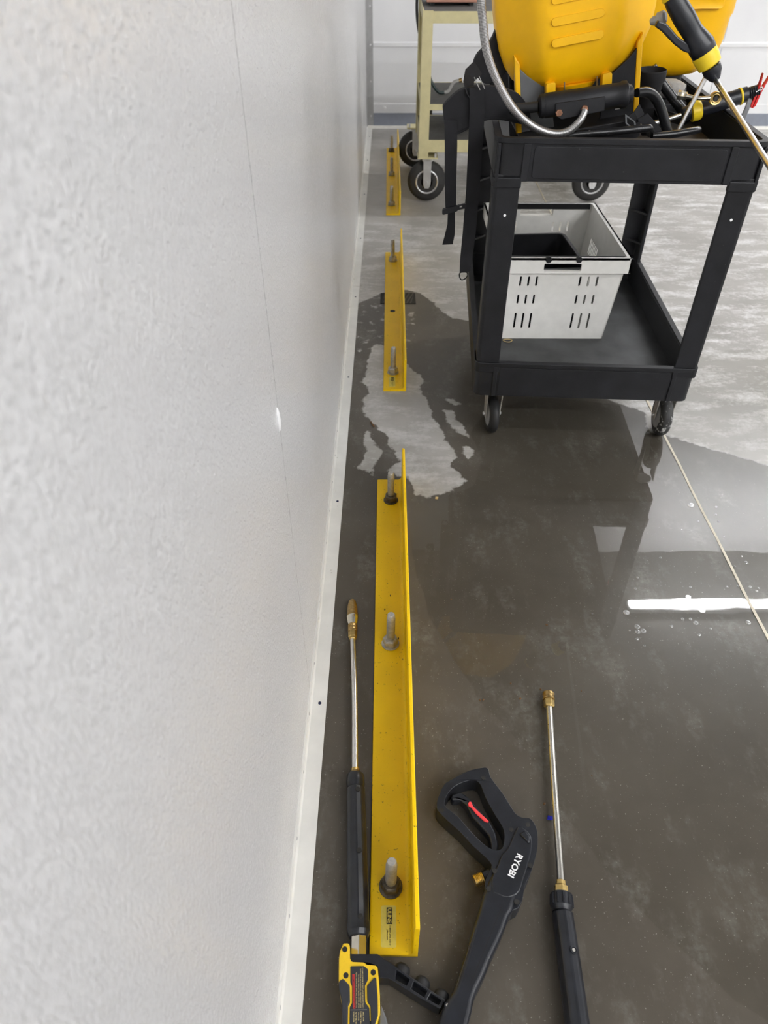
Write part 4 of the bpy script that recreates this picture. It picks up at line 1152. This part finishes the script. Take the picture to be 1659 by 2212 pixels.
G0, G1 = V((-0.0600, 0.709), 0.0193), V((-0.0440, 0.4215), 0.0193)
gd = (G1 - G0).normalized()
build('lance_nut', MB().lathe(G0 + gd * -0.012, G1, [(0, 0.0085), (0.005, 0.0085), (0.014, 0.0150), (0.016, 0.0150)], 12), 'brass', w1, smooth=30)
build('grip_collar', MB().lathe(G0, G1, [(0, 0.0150), (0.003, 0.0170), (0.022, 0.0175), (0.026, 0.0155), (0.029, 0.0155)], 24), 'gun_black', w1, smooth=35)
grip = build('grip', MB().lathe(G0 + gd * 0.027, G1, [(0, 0.0160), (0.003, 0.0178), (0.10, 0.0185), (0.235, 0.0190), (0.238, 0.0200), (0.249, 0.0200), (0.258, 0.0165)], 10, rot=0.31), 'gun_black', w1, smooth=20, bevel=0.002)
for t in (0.012, 0.125, 0.232):
    p = G0 + gd * (0.027 + t) + Vector((0.004, 0, 0.0178))
    build('screw_boss', MB().lathe(p, p + Vector((0.1, 0, 1)), [(0, 0.0048), (0.0012, 0.0044)], 12), 'dark_pit', grip)
build('hex_coupling', MB().lathe(V((-0.0437, 0.4285), 0.0205), V((-0.0428, 0.385), 0.0215), [(0, 0.0135), (0.040, 0.0135)], 6, rot=0.52), 'nickel', w1, smooth=0, bevel=0.0012, segs=2)

DG_BODY = [(-0.0676,0.4092),(-0.0591,0.4092),(-0.0570,0.4059),(-0.0560,0.3878),(-0.0527,0.3832),(-0.0335,0.3826),(-0.0291,0.3792),(-0.0152,0.3785),(-0.0124,0.3758),(-0.0106,0.3608),(-0.0086,0.3387),(-0.0080,0.3166),(-0.0096,0.3124),(-0.0124,0.3027),(-0.0162,0.2897),(-0.0200,0.2730),(-0.0255,0.2664),(-0.0520,0.2662),(-0.0579,0.2727),(-0.0611,0.2894),(-0.0626,0.3024),(-0.0639,0.3204),(-0.0648,0.3290),(-0.0687,0.3397),(-0.0714,0.3507),(-0.0721,0.3581),(-0.0734,0.3869),(-0.0723,0.3979)]
DG_LEFT = [(-0.0717,0.3560),(-0.0653,0.3601),(-0.0546,0.3506),(-0.0532,0.3289),(-0.0558,0.3239),(-0.0553,0.3010),(-0.0536,0.2714),(-0.0587,0.2780),(-0.0614,0.2914),(-0.0637,0.3050),(-0.0653,0.3274),(-0.0689,0.3403),(-0.0712,0.3490)]
DG_LABEL = [(-0.0549,0.3766),(-0.0333,0.3771),(-0.0297,0.3743),(-0.0271,0.3724),(-0.0268,0.3589),(-0.0313,0.3508),(-0.0303,0.3291),(-0.0242,0.3220),(-0.0225,0.3012),(-0.0227,0.2717),(-0.0512,0.2715),(-0.0529,0.3010),(-0.0534,0.3225),(-0.0503,0.3282),(-0.0512,0.3499),(-0.0540,0.3550)]
DG_RIGHT = [(-0.0174,0.3616),(-0.0144,0.3605),(-0.0119,0.3335),(-0.0112,0.3123),(-0.0163,0.2985),(-0.0193,0.2816),(-0.0210,0.2849),(-0.0213,0.3012),(-0.0225,0.3241),(-0.0273,0.3298),(-0.0283,0.3500)]
body = build('gun_body', MB().prism(DG_BODY, 0.002, 0.0425), 'tool_yellow', w1, smooth=30, bevel=0.004, segs=3)
build('lower_shell', MB().prism([(x * 0.98 - 0.0008, y * 1.0) for x, y in DG_BODY], 0.0006, 0.018), 'gun_black', w1, smooth=0)
build('grip_overmould', MB().prism(DG_LEFT, 0.030, 0.0450), 'label_grey', body, smooth=0, bevel=0.002)
build('grip_overmould', MB().prism(DG_RIGHT, 0.030, 0.0450), 'label_grey', body, smooth=0, bevel=0.002)
lab = build('label_plate', MB().prism(DG_LABEL, 0.036, 0.0436), 'label_grey', body, smooth=0, bevel=0.0008, segs=1)
for x, y in ((-0.0647, 0.4003), (-0.0612, 0.3643), (-0.0193, 0.3687), (-0.0205, 0.3022)):
    build('screw_hole', MB().lathe((x, y, 0.0420), (x, y, 1), [(0, 0.0042), (0.0008, 0.0042)], 14), 'dark_pit', body)
build('warning_bar', MB().prism([(-0.0514, 0.3656), (-0.0477, 0.3656), (-0.0450, 0.3209), (-0.0483, 0.3209)], 0.0436, 0.0439), 'red_print', lab, smooth=0)
def line_text(s, p_start, p_end, h, mat_='tan_print', z=0.0439):
    a, b = Vector((*p_start, z)), Vector((*p_end, z))
    text_part('print', s, (a + b) / 2, b - a, (b - a).length, h, mat_, lab, bold=0.008)
line_text('WARNING/AVERTISSEMENT', (-0.0465, 0.3232), (-0.0495, 0.3645), 0.0022, 'black_print', 0.0441)
build('print', MB().prism([(-0.0478, 0.3216), (-0.0452, 0.3214), (-0.0466, 0.3230)][::-1], 0.0440, 0.0441), 'black_print', lab, smooth=0)
line_text('TO REDUCE THE RISK OF INJURY USER', (-0.0430, 0.3213), (-0.0450, 0.3682), 0.0019)
line_text('MUST READ INSTRUCTION MANUAL', (-0.0398, 0.3213), (-0.0417, 0.3660), 0.0019)
line_text('AFIN DE RÉDUIRE LE RISQUE DE BLESSURES,', (-0.0366, 0.3213), (-0.0389, 0.3735), 0.0019)
line_text("L'UTILISATEUR DOIT LIRE LE MODE D'EMPLOI", (-0.0334, 0.3213), (-0.0359, 0.3745), 0.0019)
build('print', MB().prism([(-0.0524, 0.3189), (-0.0275, 0.3194), (-0.0275, 0.3198), (-0.0524, 0.3193)], 0.0436, 0.0439), 'knob_grey', lab, smooth=0)
for k, (s, l) in enumerate((('MAX PRESS', 0.013), ('PSI/BAR', 0.020), ('MAX VOL', 0.011), ('GPM/L/MIN', 0.020), ('MAX TEMP', 0.012))):
    x = -0.0468 + 0.0036 * k
    line_text(s, (x, 0.3172 - l), (x - 0.0005, 0.3172), 0.0018)

ARM = [(-0.0578,0.3958),(-0.0126,0.3961),(-0.0034,0.3905),(0.0120,0.3817),(0.0231,0.3744),(0.0905,0.3347),(0.0815,0.3235),(0.0552,0.3357),(0.0119,0.3589),(0.0050,0.3625),(-0.0101,0.3630),(-0.0113,0.3708),(-0.0131,0.3799),(-0.0272,0.3842),(-0.0552,0.3840)]
CELLS = [[(0.0165,0.3740),(0.0222,0.3714),(0.0372,0.3618),(0.0322,0.3530),(0.0152,0.3615)],[(0.0435,0.3590),(0.0640,0.3465),(0.0585,0.3382),(0.0390,0.3490)],[(0.0690,0.3436),(0.0850,0.3342),(0.0800,0.3278),(0.0632,0.3358)]]
arm = build('nozzle_rack', MB().prism(ARM, 0.004, 0.036, CELLS), 'gun_black', w1, smooth=0, bevel=0.0012, segs=2, label='black ladder shaped side arm with three round knobs')
build('rack_floor', MB().prism([(0.010,0.3790),(0.0231,0.3730),(0.0890,0.3345),(0.0815,0.3245),(0.0552,0.3370),(0.0119,0.3600)], 0.012, 0.0165), 'gun_black', arm, smooth=0)
for x, y in ((0.0255, 0.3770), (0.0560, 0.3590), (0.0850, 0.3420)):
    n = Vector((0.5, 0.86, 0)).normalized()
    p = Vector((x, y, 0.021)) - n * 0.006
    build('knob', MB().lathe(p, p + n, [(0, 0.0125), (0.010, 0.0125), (0.015, 0.0095), (0.017, 0.004)], 20), 'rubber', arm, smooth=50)
build('trigger', MB().prism([(-0.0077,0.3320),(-0.0043,0.3251),(0.0011,0.3138),(0.0040,0.3030),(0.0030,0.2900),(-0.0040,0.2860),(-0.0096,0.3049)], 0.012, 0.030), 'grey_plastic', w1, smooth=0, bevel=0.002)

# black spray gun
RG_OUT = [(0.1837,0.7126),(0.1940,0.7096),(0.1960,0.6944),(0.2058,0.6771),(0.2175,0.6577),(0.2283,0.6340),(0.2357,0.6213),(0.2461,0.6151),(0.2583,0.6145),(0.2650,0.6066),(0.2688,0.5909),(0.2652,0.5646),(0.2576,0.5432),(0.2480,0.5224),(0.2396,0.5081),(0.2320,0.4961),(0.2277,0.4803),(0.2216,0.4687),(0.2080,0.4591),(0.1594,0.4640),(0.1659,0.4917),(0.1663,0.5016),(0.1704,0.5117),(0.1768,0.5219),(0.1811,0.5322),(0.1697,0.5468),(0.1517,0.5638),(0.1317,0.5877),(0.1108,0.6078),(0.0959,0.6238),(0.0914,0.6331),(0.0930,0.6472),(0.0978,0.6593),(0.1043,0.6727),(0.1117,0.6814),(0.1349,0.6952),(0.1594,0.7068)]
RG_BARREL = [(0.2090,0.5250),(0.2200,0.4900),(0.2130,0.4700),(0.2080,0.4591),(0.2009,0.4515),(0.1928,0.4348),(0.1803,0.4130),(0.1659,0.3901),(0.1517,0.3645),(0.1384,0.3446),(0.1327,0.3333),(0.1286,0.3190),(0.1227,0.3034),(0.1141,0.2748),(0.1078,0.2631),(0.0810,0.2629),(0.0727,0.2775),(0.0776,0.3031),(0.0840,0.3187),(0.0923,0.3330),(0.1035,0.3460),(0.1137,0.3692),(0.1255,0.3967),(0.1380,0.4289),(0.1504,0.4549),(0.1600,0.4800),(0.1720,0.5050),(0.1850,0.5250)]
RG_HOLE = [(0.1062,0.6432),(0.1122,0.6572),(0.1218,0.6692),(0.1350,0.6785),(0.1560,0.6862),(0.1700,0.6852),(0.1772,0.6740),(0.1815,0.6560),(0.1890,0.6371),(0.1984,0.6163),(0.2078,0.5972),(0.2090,0.5806),(0.2045,0.5640),(0.1960,0.5570),(0.1832,0.5590),(0.1662,0.5718),(0.1480,0.5922),(0.1297,0.6160),(0.1100,0.6326)]
RG_TRIG = [(0.1195,0.6570),(0.1234,0.6638),(0.1329,0.6668),(0.1454,0.6639),(0.1571,0.6520),(0.1734,0.6301),(0.1873,0.6118),(0.1953,0.5926),(0.1975,0.5728),(0.1946,0.5540),(0.1839,0.5550),(0.1850,0.5727),(0.1828,0.5859),(0.1726,0.5992),(0.1575,0.6173),(0.1471,0.6417),(0.1365,0.6528),(0.1226,0.6510)]
RG_RED = [(0.1502,0.6441),(0.1528,0.6479),(0.1566,0.6474),(0.1589,0.6394),(0.1681,0.6289),(0.1855,0.6113),(0.1830,0.6088),(0.1776,0.6106),(0.1632,0.6250),(0.1552,0.6366),(0.1509,0.6389)]
rg = thing('pressure_gun', 'black pressure washer gun with loop handle and red trigger lock on the wet floor', 'spray gun', (0.17, 0.50, 0))
rb_ = build('gun_body', MB().prism(smooth_poly(RG_OUT, 2), 0.003, 0.042, [smooth_poly(RG_HOLE, 2)]), 'gun_black', rg, smooth=30, bevel=0.0042, segs=3, bang=40)
bar = build('barrel', MB().prism(RG_BARREL, 0.0006, 0.0455), 'gun_black', rg, smooth=30, bevel=0.0125, segs=4)
build('trigger', MB().prism(RG_TRIG, 0.012, 0.034), 'gun_black', rg, smooth=30, bevel=0.0035, segs=2)
build('trigger_lock', MB().prism(RG_RED, 0.030, 0.0365), 'coral_red', rg, smooth=0, bevel=0.001)
build('top_ridge', MB().prism(smooth_poly([(0.2330,0.5960),(0.2455,0.5935),(0.2560,0.5800),(0.2540,0.5600),(0.2440,0.5330),(0.2330,0.5100),(0.2230,0.4880),(0.2060,0.4780),(0.1780,0.4850),(0.1790,0.5100),(0.1930,0.5330),(0.2000,0.5480),(0.2130,0.5600)], 2), 0.036, 0.0462), 'gun_black', rb_, smooth=30, bevel=0.0040, segs=3, bang=40)
build('hump', MB().prism([(0.2350,0.5830),(0.2445,0.5890),(0.2540,0.5770),(0.2500,0.5650)], 0.044, 0.0495), 'gun_black', rb_, smooth=30, bevel=0.003, segs=2)
text_part('logo_text', 'RYOBI', (0.2210, 0.5290, 0.0465), (-0.50, -0.87, 0), 0.0425, 0.0115, 'white_print', rb_, bold=0.03)
for i, (x, y) in enumerate([(0.1828,0.6916),(0.1003,0.6278),(0.2225,0.5930),(0.2534,0.6022),(0.1845,0.5198),(0.1712,0.4908),(0.2464,0.5295),(0.2153,0.4708)]):
    z = 0.0420 if i in (0, 1, 2, 3) else 0.0462
    build('screw_hole', MB().lathe((x, y, z - 0.0005), (x, y, 1), [(0, 0.0044), (0.001, 0.0042)], 14), 'dark_pit', rb_)
for i, (x, y) in enumerate([(0.1342,0.4030),(0.1602,0.3907),(0.0926,0.3262),(0.1202,0.3139)]):
    s = build('screw_hole', MB().lathe((x, y, 0.037), (x, y, 1), [(0, 0.0050), (0.0065, 0.0046)], 14), 'gun_black', bar)
    build('screw', MB().lathe((x, y, 0.0432), (x, y, 1), [(0, 0.0026), (0.0008, 0.0022)], 8), 'galvanised', s)
for p, q in (((0.1880, 0.4600), (0.1290, 0.3520)), ((0.1560, 0.4560), (0.1080, 0.3500))):
    a, b = Vector((*p, 0.0454)), Vector((*q, 0.0454))
    n = Vector((-(b - a).y, (b - a).x, 0)).normalized() * 0.0004
    build('seam_line', MB().rings([[a - n, a + n, b + n, b - n], [v + Vector((0, 0, 0.0003)) for v in (a - n, a + n, b + n, b - n)]]), 'dark_pit', bar, smooth=0)
I0, I1 = V((0.1790, 0.5225), 0.024), V((0.1530, 0.5130), 0.0225)
build('inlet_neck', MB().lathe(I0, I1, [(0, 0.0115), (0.012, 0.0105), (0.013, 0.008)], 16), 'gun_black', rg)
prof = [(0, 0.0085)]
for k in range(6):
    prof += [(0.001 + 0.0026 * k, 0.0098), (0.0022 + 0.0026 * k, 0.0108)]
prof += [(0.0175, 0.0095), (0.0178, 0.006)]
build('inlet_thread', MB().lathe(I0 + (I1 - I0).normalized() * 0.012, I1, prof, 18), 'brass', rg, smooth=30)

# second lance on the right
w2 = thing('pressure_lance', 'detached steel pressure lance with brass coupler and black grip, right of the gun', 'pressure washer lance', (0.31, 0.60, 0))
L2 = [V(p, 0.0195) for p in ((0.3439,0.8997),(0.3408,0.8812),(0.3393,0.8608),(0.3212,0.7058),(0.3000,0.5143))]
L2[0].z = 0.0155; L2[1].z = 0.0155; L2[2].z = 0.016; L2[3].z = 0.0175
ld = (L2[2] - L2[0]).normalized()
build('coupler', MB().lathe(L2[0], L2[2], [(0, 0.0095), (0.001, 0.0125), (0.004, 0.0130), (0.006, 0.0118), (0.013, 0.0118), (0.015, 0.0130), (0.018, 0.0125)], 22), 'dull_brass', w2, smooth=35)
build('coupler_bore', MB().lathe(L2[0] - ld * 0.0003, L2[2], [(0, 0.0062), (0.001, 0.0062)], 14), 'dark_pit', w2)
build('coupler_hex', MB().lathe(L2[0] + ld * 0.018, L2[2], [(0, 0.0118), (0.015, 0.0118), (0.018, 0.0085)], 6, rot=0.3), 'brass', w2, smooth=0, bevel=0.001)
build('lance_tube', MB().tube([L2[0] + ld * 0.034, L2[3], L2[4]], 0.0066, 14, 8), 'spotted_steel', w2, smooth=60)
H0, H1 = V((0.3000, 0.5160), 0.0195), V((0.2850, 0.2447), 0.0205)
hd_ = (V((0.2944, 0.4706), 0.0195) - H0).normalized()
build('lance_nut', MB().lathe(H0, H0 + hd_, [(0, 0.0085), (0.008, 0.0090), (0.010, 0.0125), (0.024, 0.0125)], 6, rot=0.52), 'brass', w2, smooth=0, bevel=0.001)
cp = H0 + hd_ * 0.021
cl = MB()
cl.lathe(cp, cp + hd_, [(0, 0.0150), (0.002, 0.0180), (0.022, 0.0188), (0.025, 0.0165), (0.029, 0.0150), (0.031, 0.0165)], 24)
co_ = build('grip_collar', cl, 'gun_black', w2, smooth=35)
u = hd_.cross(Vector((0, 0, 1))).normalized()
w_ = hd_.cross(u)
for k in range(12):
    a = 2 * pi * k / 12
    rdir = u * cos(a) + w_ * sin(a)
    c0 = cp + hd_ * 0.004 + rdir * 0.0176
    build('grip_rib', MB().cyl(c0, cp + hd_ * 0.021 + rdir * 0.0184, 0.0019, n=6), 'gun_black', co_)
gs = cp + hd_ * 0.030
gdir = (H1 - gs).normalized()
g_ = build('grip', MB().lathe(gs, H1, [(0, 0.0165), (0.003, 0.0180), (0.06, 0.0185), (0.12, 0.0190), (0.20, 0.0195), (0.24, 0.0195), (0.245, 0.017)], 10, rot=0.31), 'gun_black', w2, smooth=20, bevel=0.0025)
p = gs + gdir * 0.062 + Vector((0.006, 0, 0.0170))
build('screw_boss', MB().lathe(p, p + Vector((0.25, 0, 1)), [(0, 0.0062), (0.002, 0.0062), (0.0022, 0.0042), (0.0008, 0.0040)], 16), 'gun_black', g_)
build('screw', MB().lathe(p + Vector((0.0002, 0, 0.0012)), p + Vector((0.25, 0, 1)), [(0, 0.003), (0.0008, 0.0026)], 8), 'galvanised', g_)

# ------------------------------------------------------------------ water on the floor and small litter
POND = [(0.06,1.52),(0.10,1.60),(0.17,1.585),(0.25,1.63),(0.28,1.76),(0.27,1.90),(0.34,2.02),(0.52,2.10),(0.70,2.08),(0.845,2.03),(0.842,1.93),(0.87,1.905),(0.90,2.05),(1.0,2.35),(1.3,2.45),(1.9,2.45),(2.4,2.2),(2.6,0.9),(2.3,0.4),(1.7,0.15),(1.15,0.10),(0.80,0.16),(0.60,0.30),(0.45,0.45),(0.36,0.60),(0.28,0.76),(0.20,0.90),(0.11,1.10),(0.07,1.30)]
# smooth the outline and give it an uneven edge
P = [Vector((x, y, 0)) for x, y in POND]
sm = []
for i in range(len(P)):
    p0, p1, p2, p3 = P[i - 1], P[i], P[(i + 1) % len(P)], P[(i + 2) % len(P)]
    for k in range(6):
        t = k / 6
        q = 0.5 * ((2 * p1) + (p2 - p0) * t + (2 * p0 - 5 * p1 + 4 * p2 - p3) * t * t + (3 * p1 - p0 - 3 * p2 + p3) * t ** 3)
        nz_ = noise.noise(q * 14) * 0.010
        sm.append((q.x + nz_, q.y + nz_ * 0.6))
def sheet(poly, z):
    return MB().add([(x, y, z) for x, y in poly], [tuple(range(len(poly)))])
pd = build('puddle', sheet(sm, 0.0012), 'water', smooth=0, loc=(0.8, 1.2, 0))
tag(pd, 'shallow clear puddle mirroring the cart, back wall and ceiling light', 'puddle')
BUB = [(0.7373,1.1915),(0.7525,1.2239),(0.8442,1.2261),(0.8721,1.2284),(0.9122,1.2119),(0.9012,1.2255),(0.9209,1.2214),(0.5727,1.1396),(0.597,1.1611),(0.7562,1.1472),(0.5873,1.0953),(0.5841,1.0803),(0.598,1.0832),(0.5664,1.0848),(0.5778,1.059),(0.5889,1.04),(0.7286,1.1082),(0.758,1.0918),(0.8527,1.1105),(0.7249,1.072),(0.8544,1.5408),(0.9229,1.5331),(0.9105,1.4996),(0.8519,1.4698),(0.9076,1.4702),(0.7971,1.4376),(0.9015,1.4103),(0.9211,1.3341),(0.9226,1.3111),(0.7079,1.3279),(0.6294,1.2563),(0.6148,1.2182),(0.8891,1.2985),(0.4456,1.0028),(0.701,1.12),(0.7196,1.1201),(0.4897,1.1355),(0.6687,1.0982)]
BIG = {0: 1.5, 7: 1.9, 9: 1.9, 10: 1.7, 11: 1.6, 12: 1.7, 16: 1.5, 18: 1.6, 20: 2.3, 28: 1.4}
bub0 = None
for i, (x, y) in enumerate(BUB):
    s = BIG.get(i, rnd.uniform(0.6, 1.1))
    if bub0 is None:
        bub0 = build('water_bubble', MB().ellipsoid((0, 0, 0), 0.0042, 0.0042, 0.0026, 14, 6, zmin=0.0), 'bubble', smooth=60, loc=(0, 0, 0))
        o = bub0
    else:
        o = bub0.copy()
        COL.objects.link(o)
    o.location = (x, y, 0.0014)
    o.scale = (s, s, s)
    tag(o, 'tiny clear water bubble floating on the puddle', 'bubble', 'bubbles on the puddle')

ch = build('plastic_chip', MB().prism([(-0.005, -0.003), (0.004, -0.004), (0.006, 0.002), (-0.003, 0.004)], 0.0008, 0.004, f=lambda a, b, c: (0.3040 + a, 0.6345 + b, c)), 'blue_chip', smooth=0)
tag(ch, 'small bright blue plastic chip beside the steel lance', 'chip')
ch = build('wood_chip', MB().prism([(-0.004, -0.003), (0.003, -0.004), (0.005, 0.003), (-0.003, 0.004)], 0.0004, 0.004, f=lambda a, b, c: (0.139 + a, 1.5657 + b, c)), 'tan_chip', smooth=0)
tag(ch, 'tiny tan chip at the tip of the dry concrete patch', 'chip')
tw = build('twig', MB().tube([(-0.056, 1.952, 0.003), (-0.052, 1.938, 0.004), (-0.045, 1.925, 0.003)], 0.0025, 6, 3), 'brown_twig', smooth=60)
tag(tw, 'short brown twig on the wet floor beside the wall trim', 'twig')
DEB = [(0.1985, 0.8920), (0.2060, 0.8930), (0.2850, 0.8960), (0.3560, 0.8990), (0.4200, 0.9170), (0.4010, 0.7200), (0.2270, 0.6500), (0.2990, 0.6630), (0.3330, 0.9200), (0.2700, 0.9350), (0.3760, 1.1010), (0.1560, 1.1800)]
dg0 = None
for i, (x, y) in enumerate(DEB):
    if dg0 is None:
        dg0 = build('grit', MB().ellipsoid((0, 0, 0), 0.0035, 0.0025, 0.0022, 7, 4, zmin=0.0), 'brown_twig', smooth=0, loc=(0, 0, 0))
        o = dg0
    else:
        o = dg0.copy()
        COL.objects.link(o)
    s = rnd.uniform(0.5, 1.0)
    o.location = (x, y, 0.0003)
    o.scale = (s, s, s)
    o.rotation_euler = (0, 0, rnd.uniform(0, 3))
    tag(o, 'tiny dark grit crumb on the wet floor in front of the puddle', 'grit', 'grit crumbs on the floor')
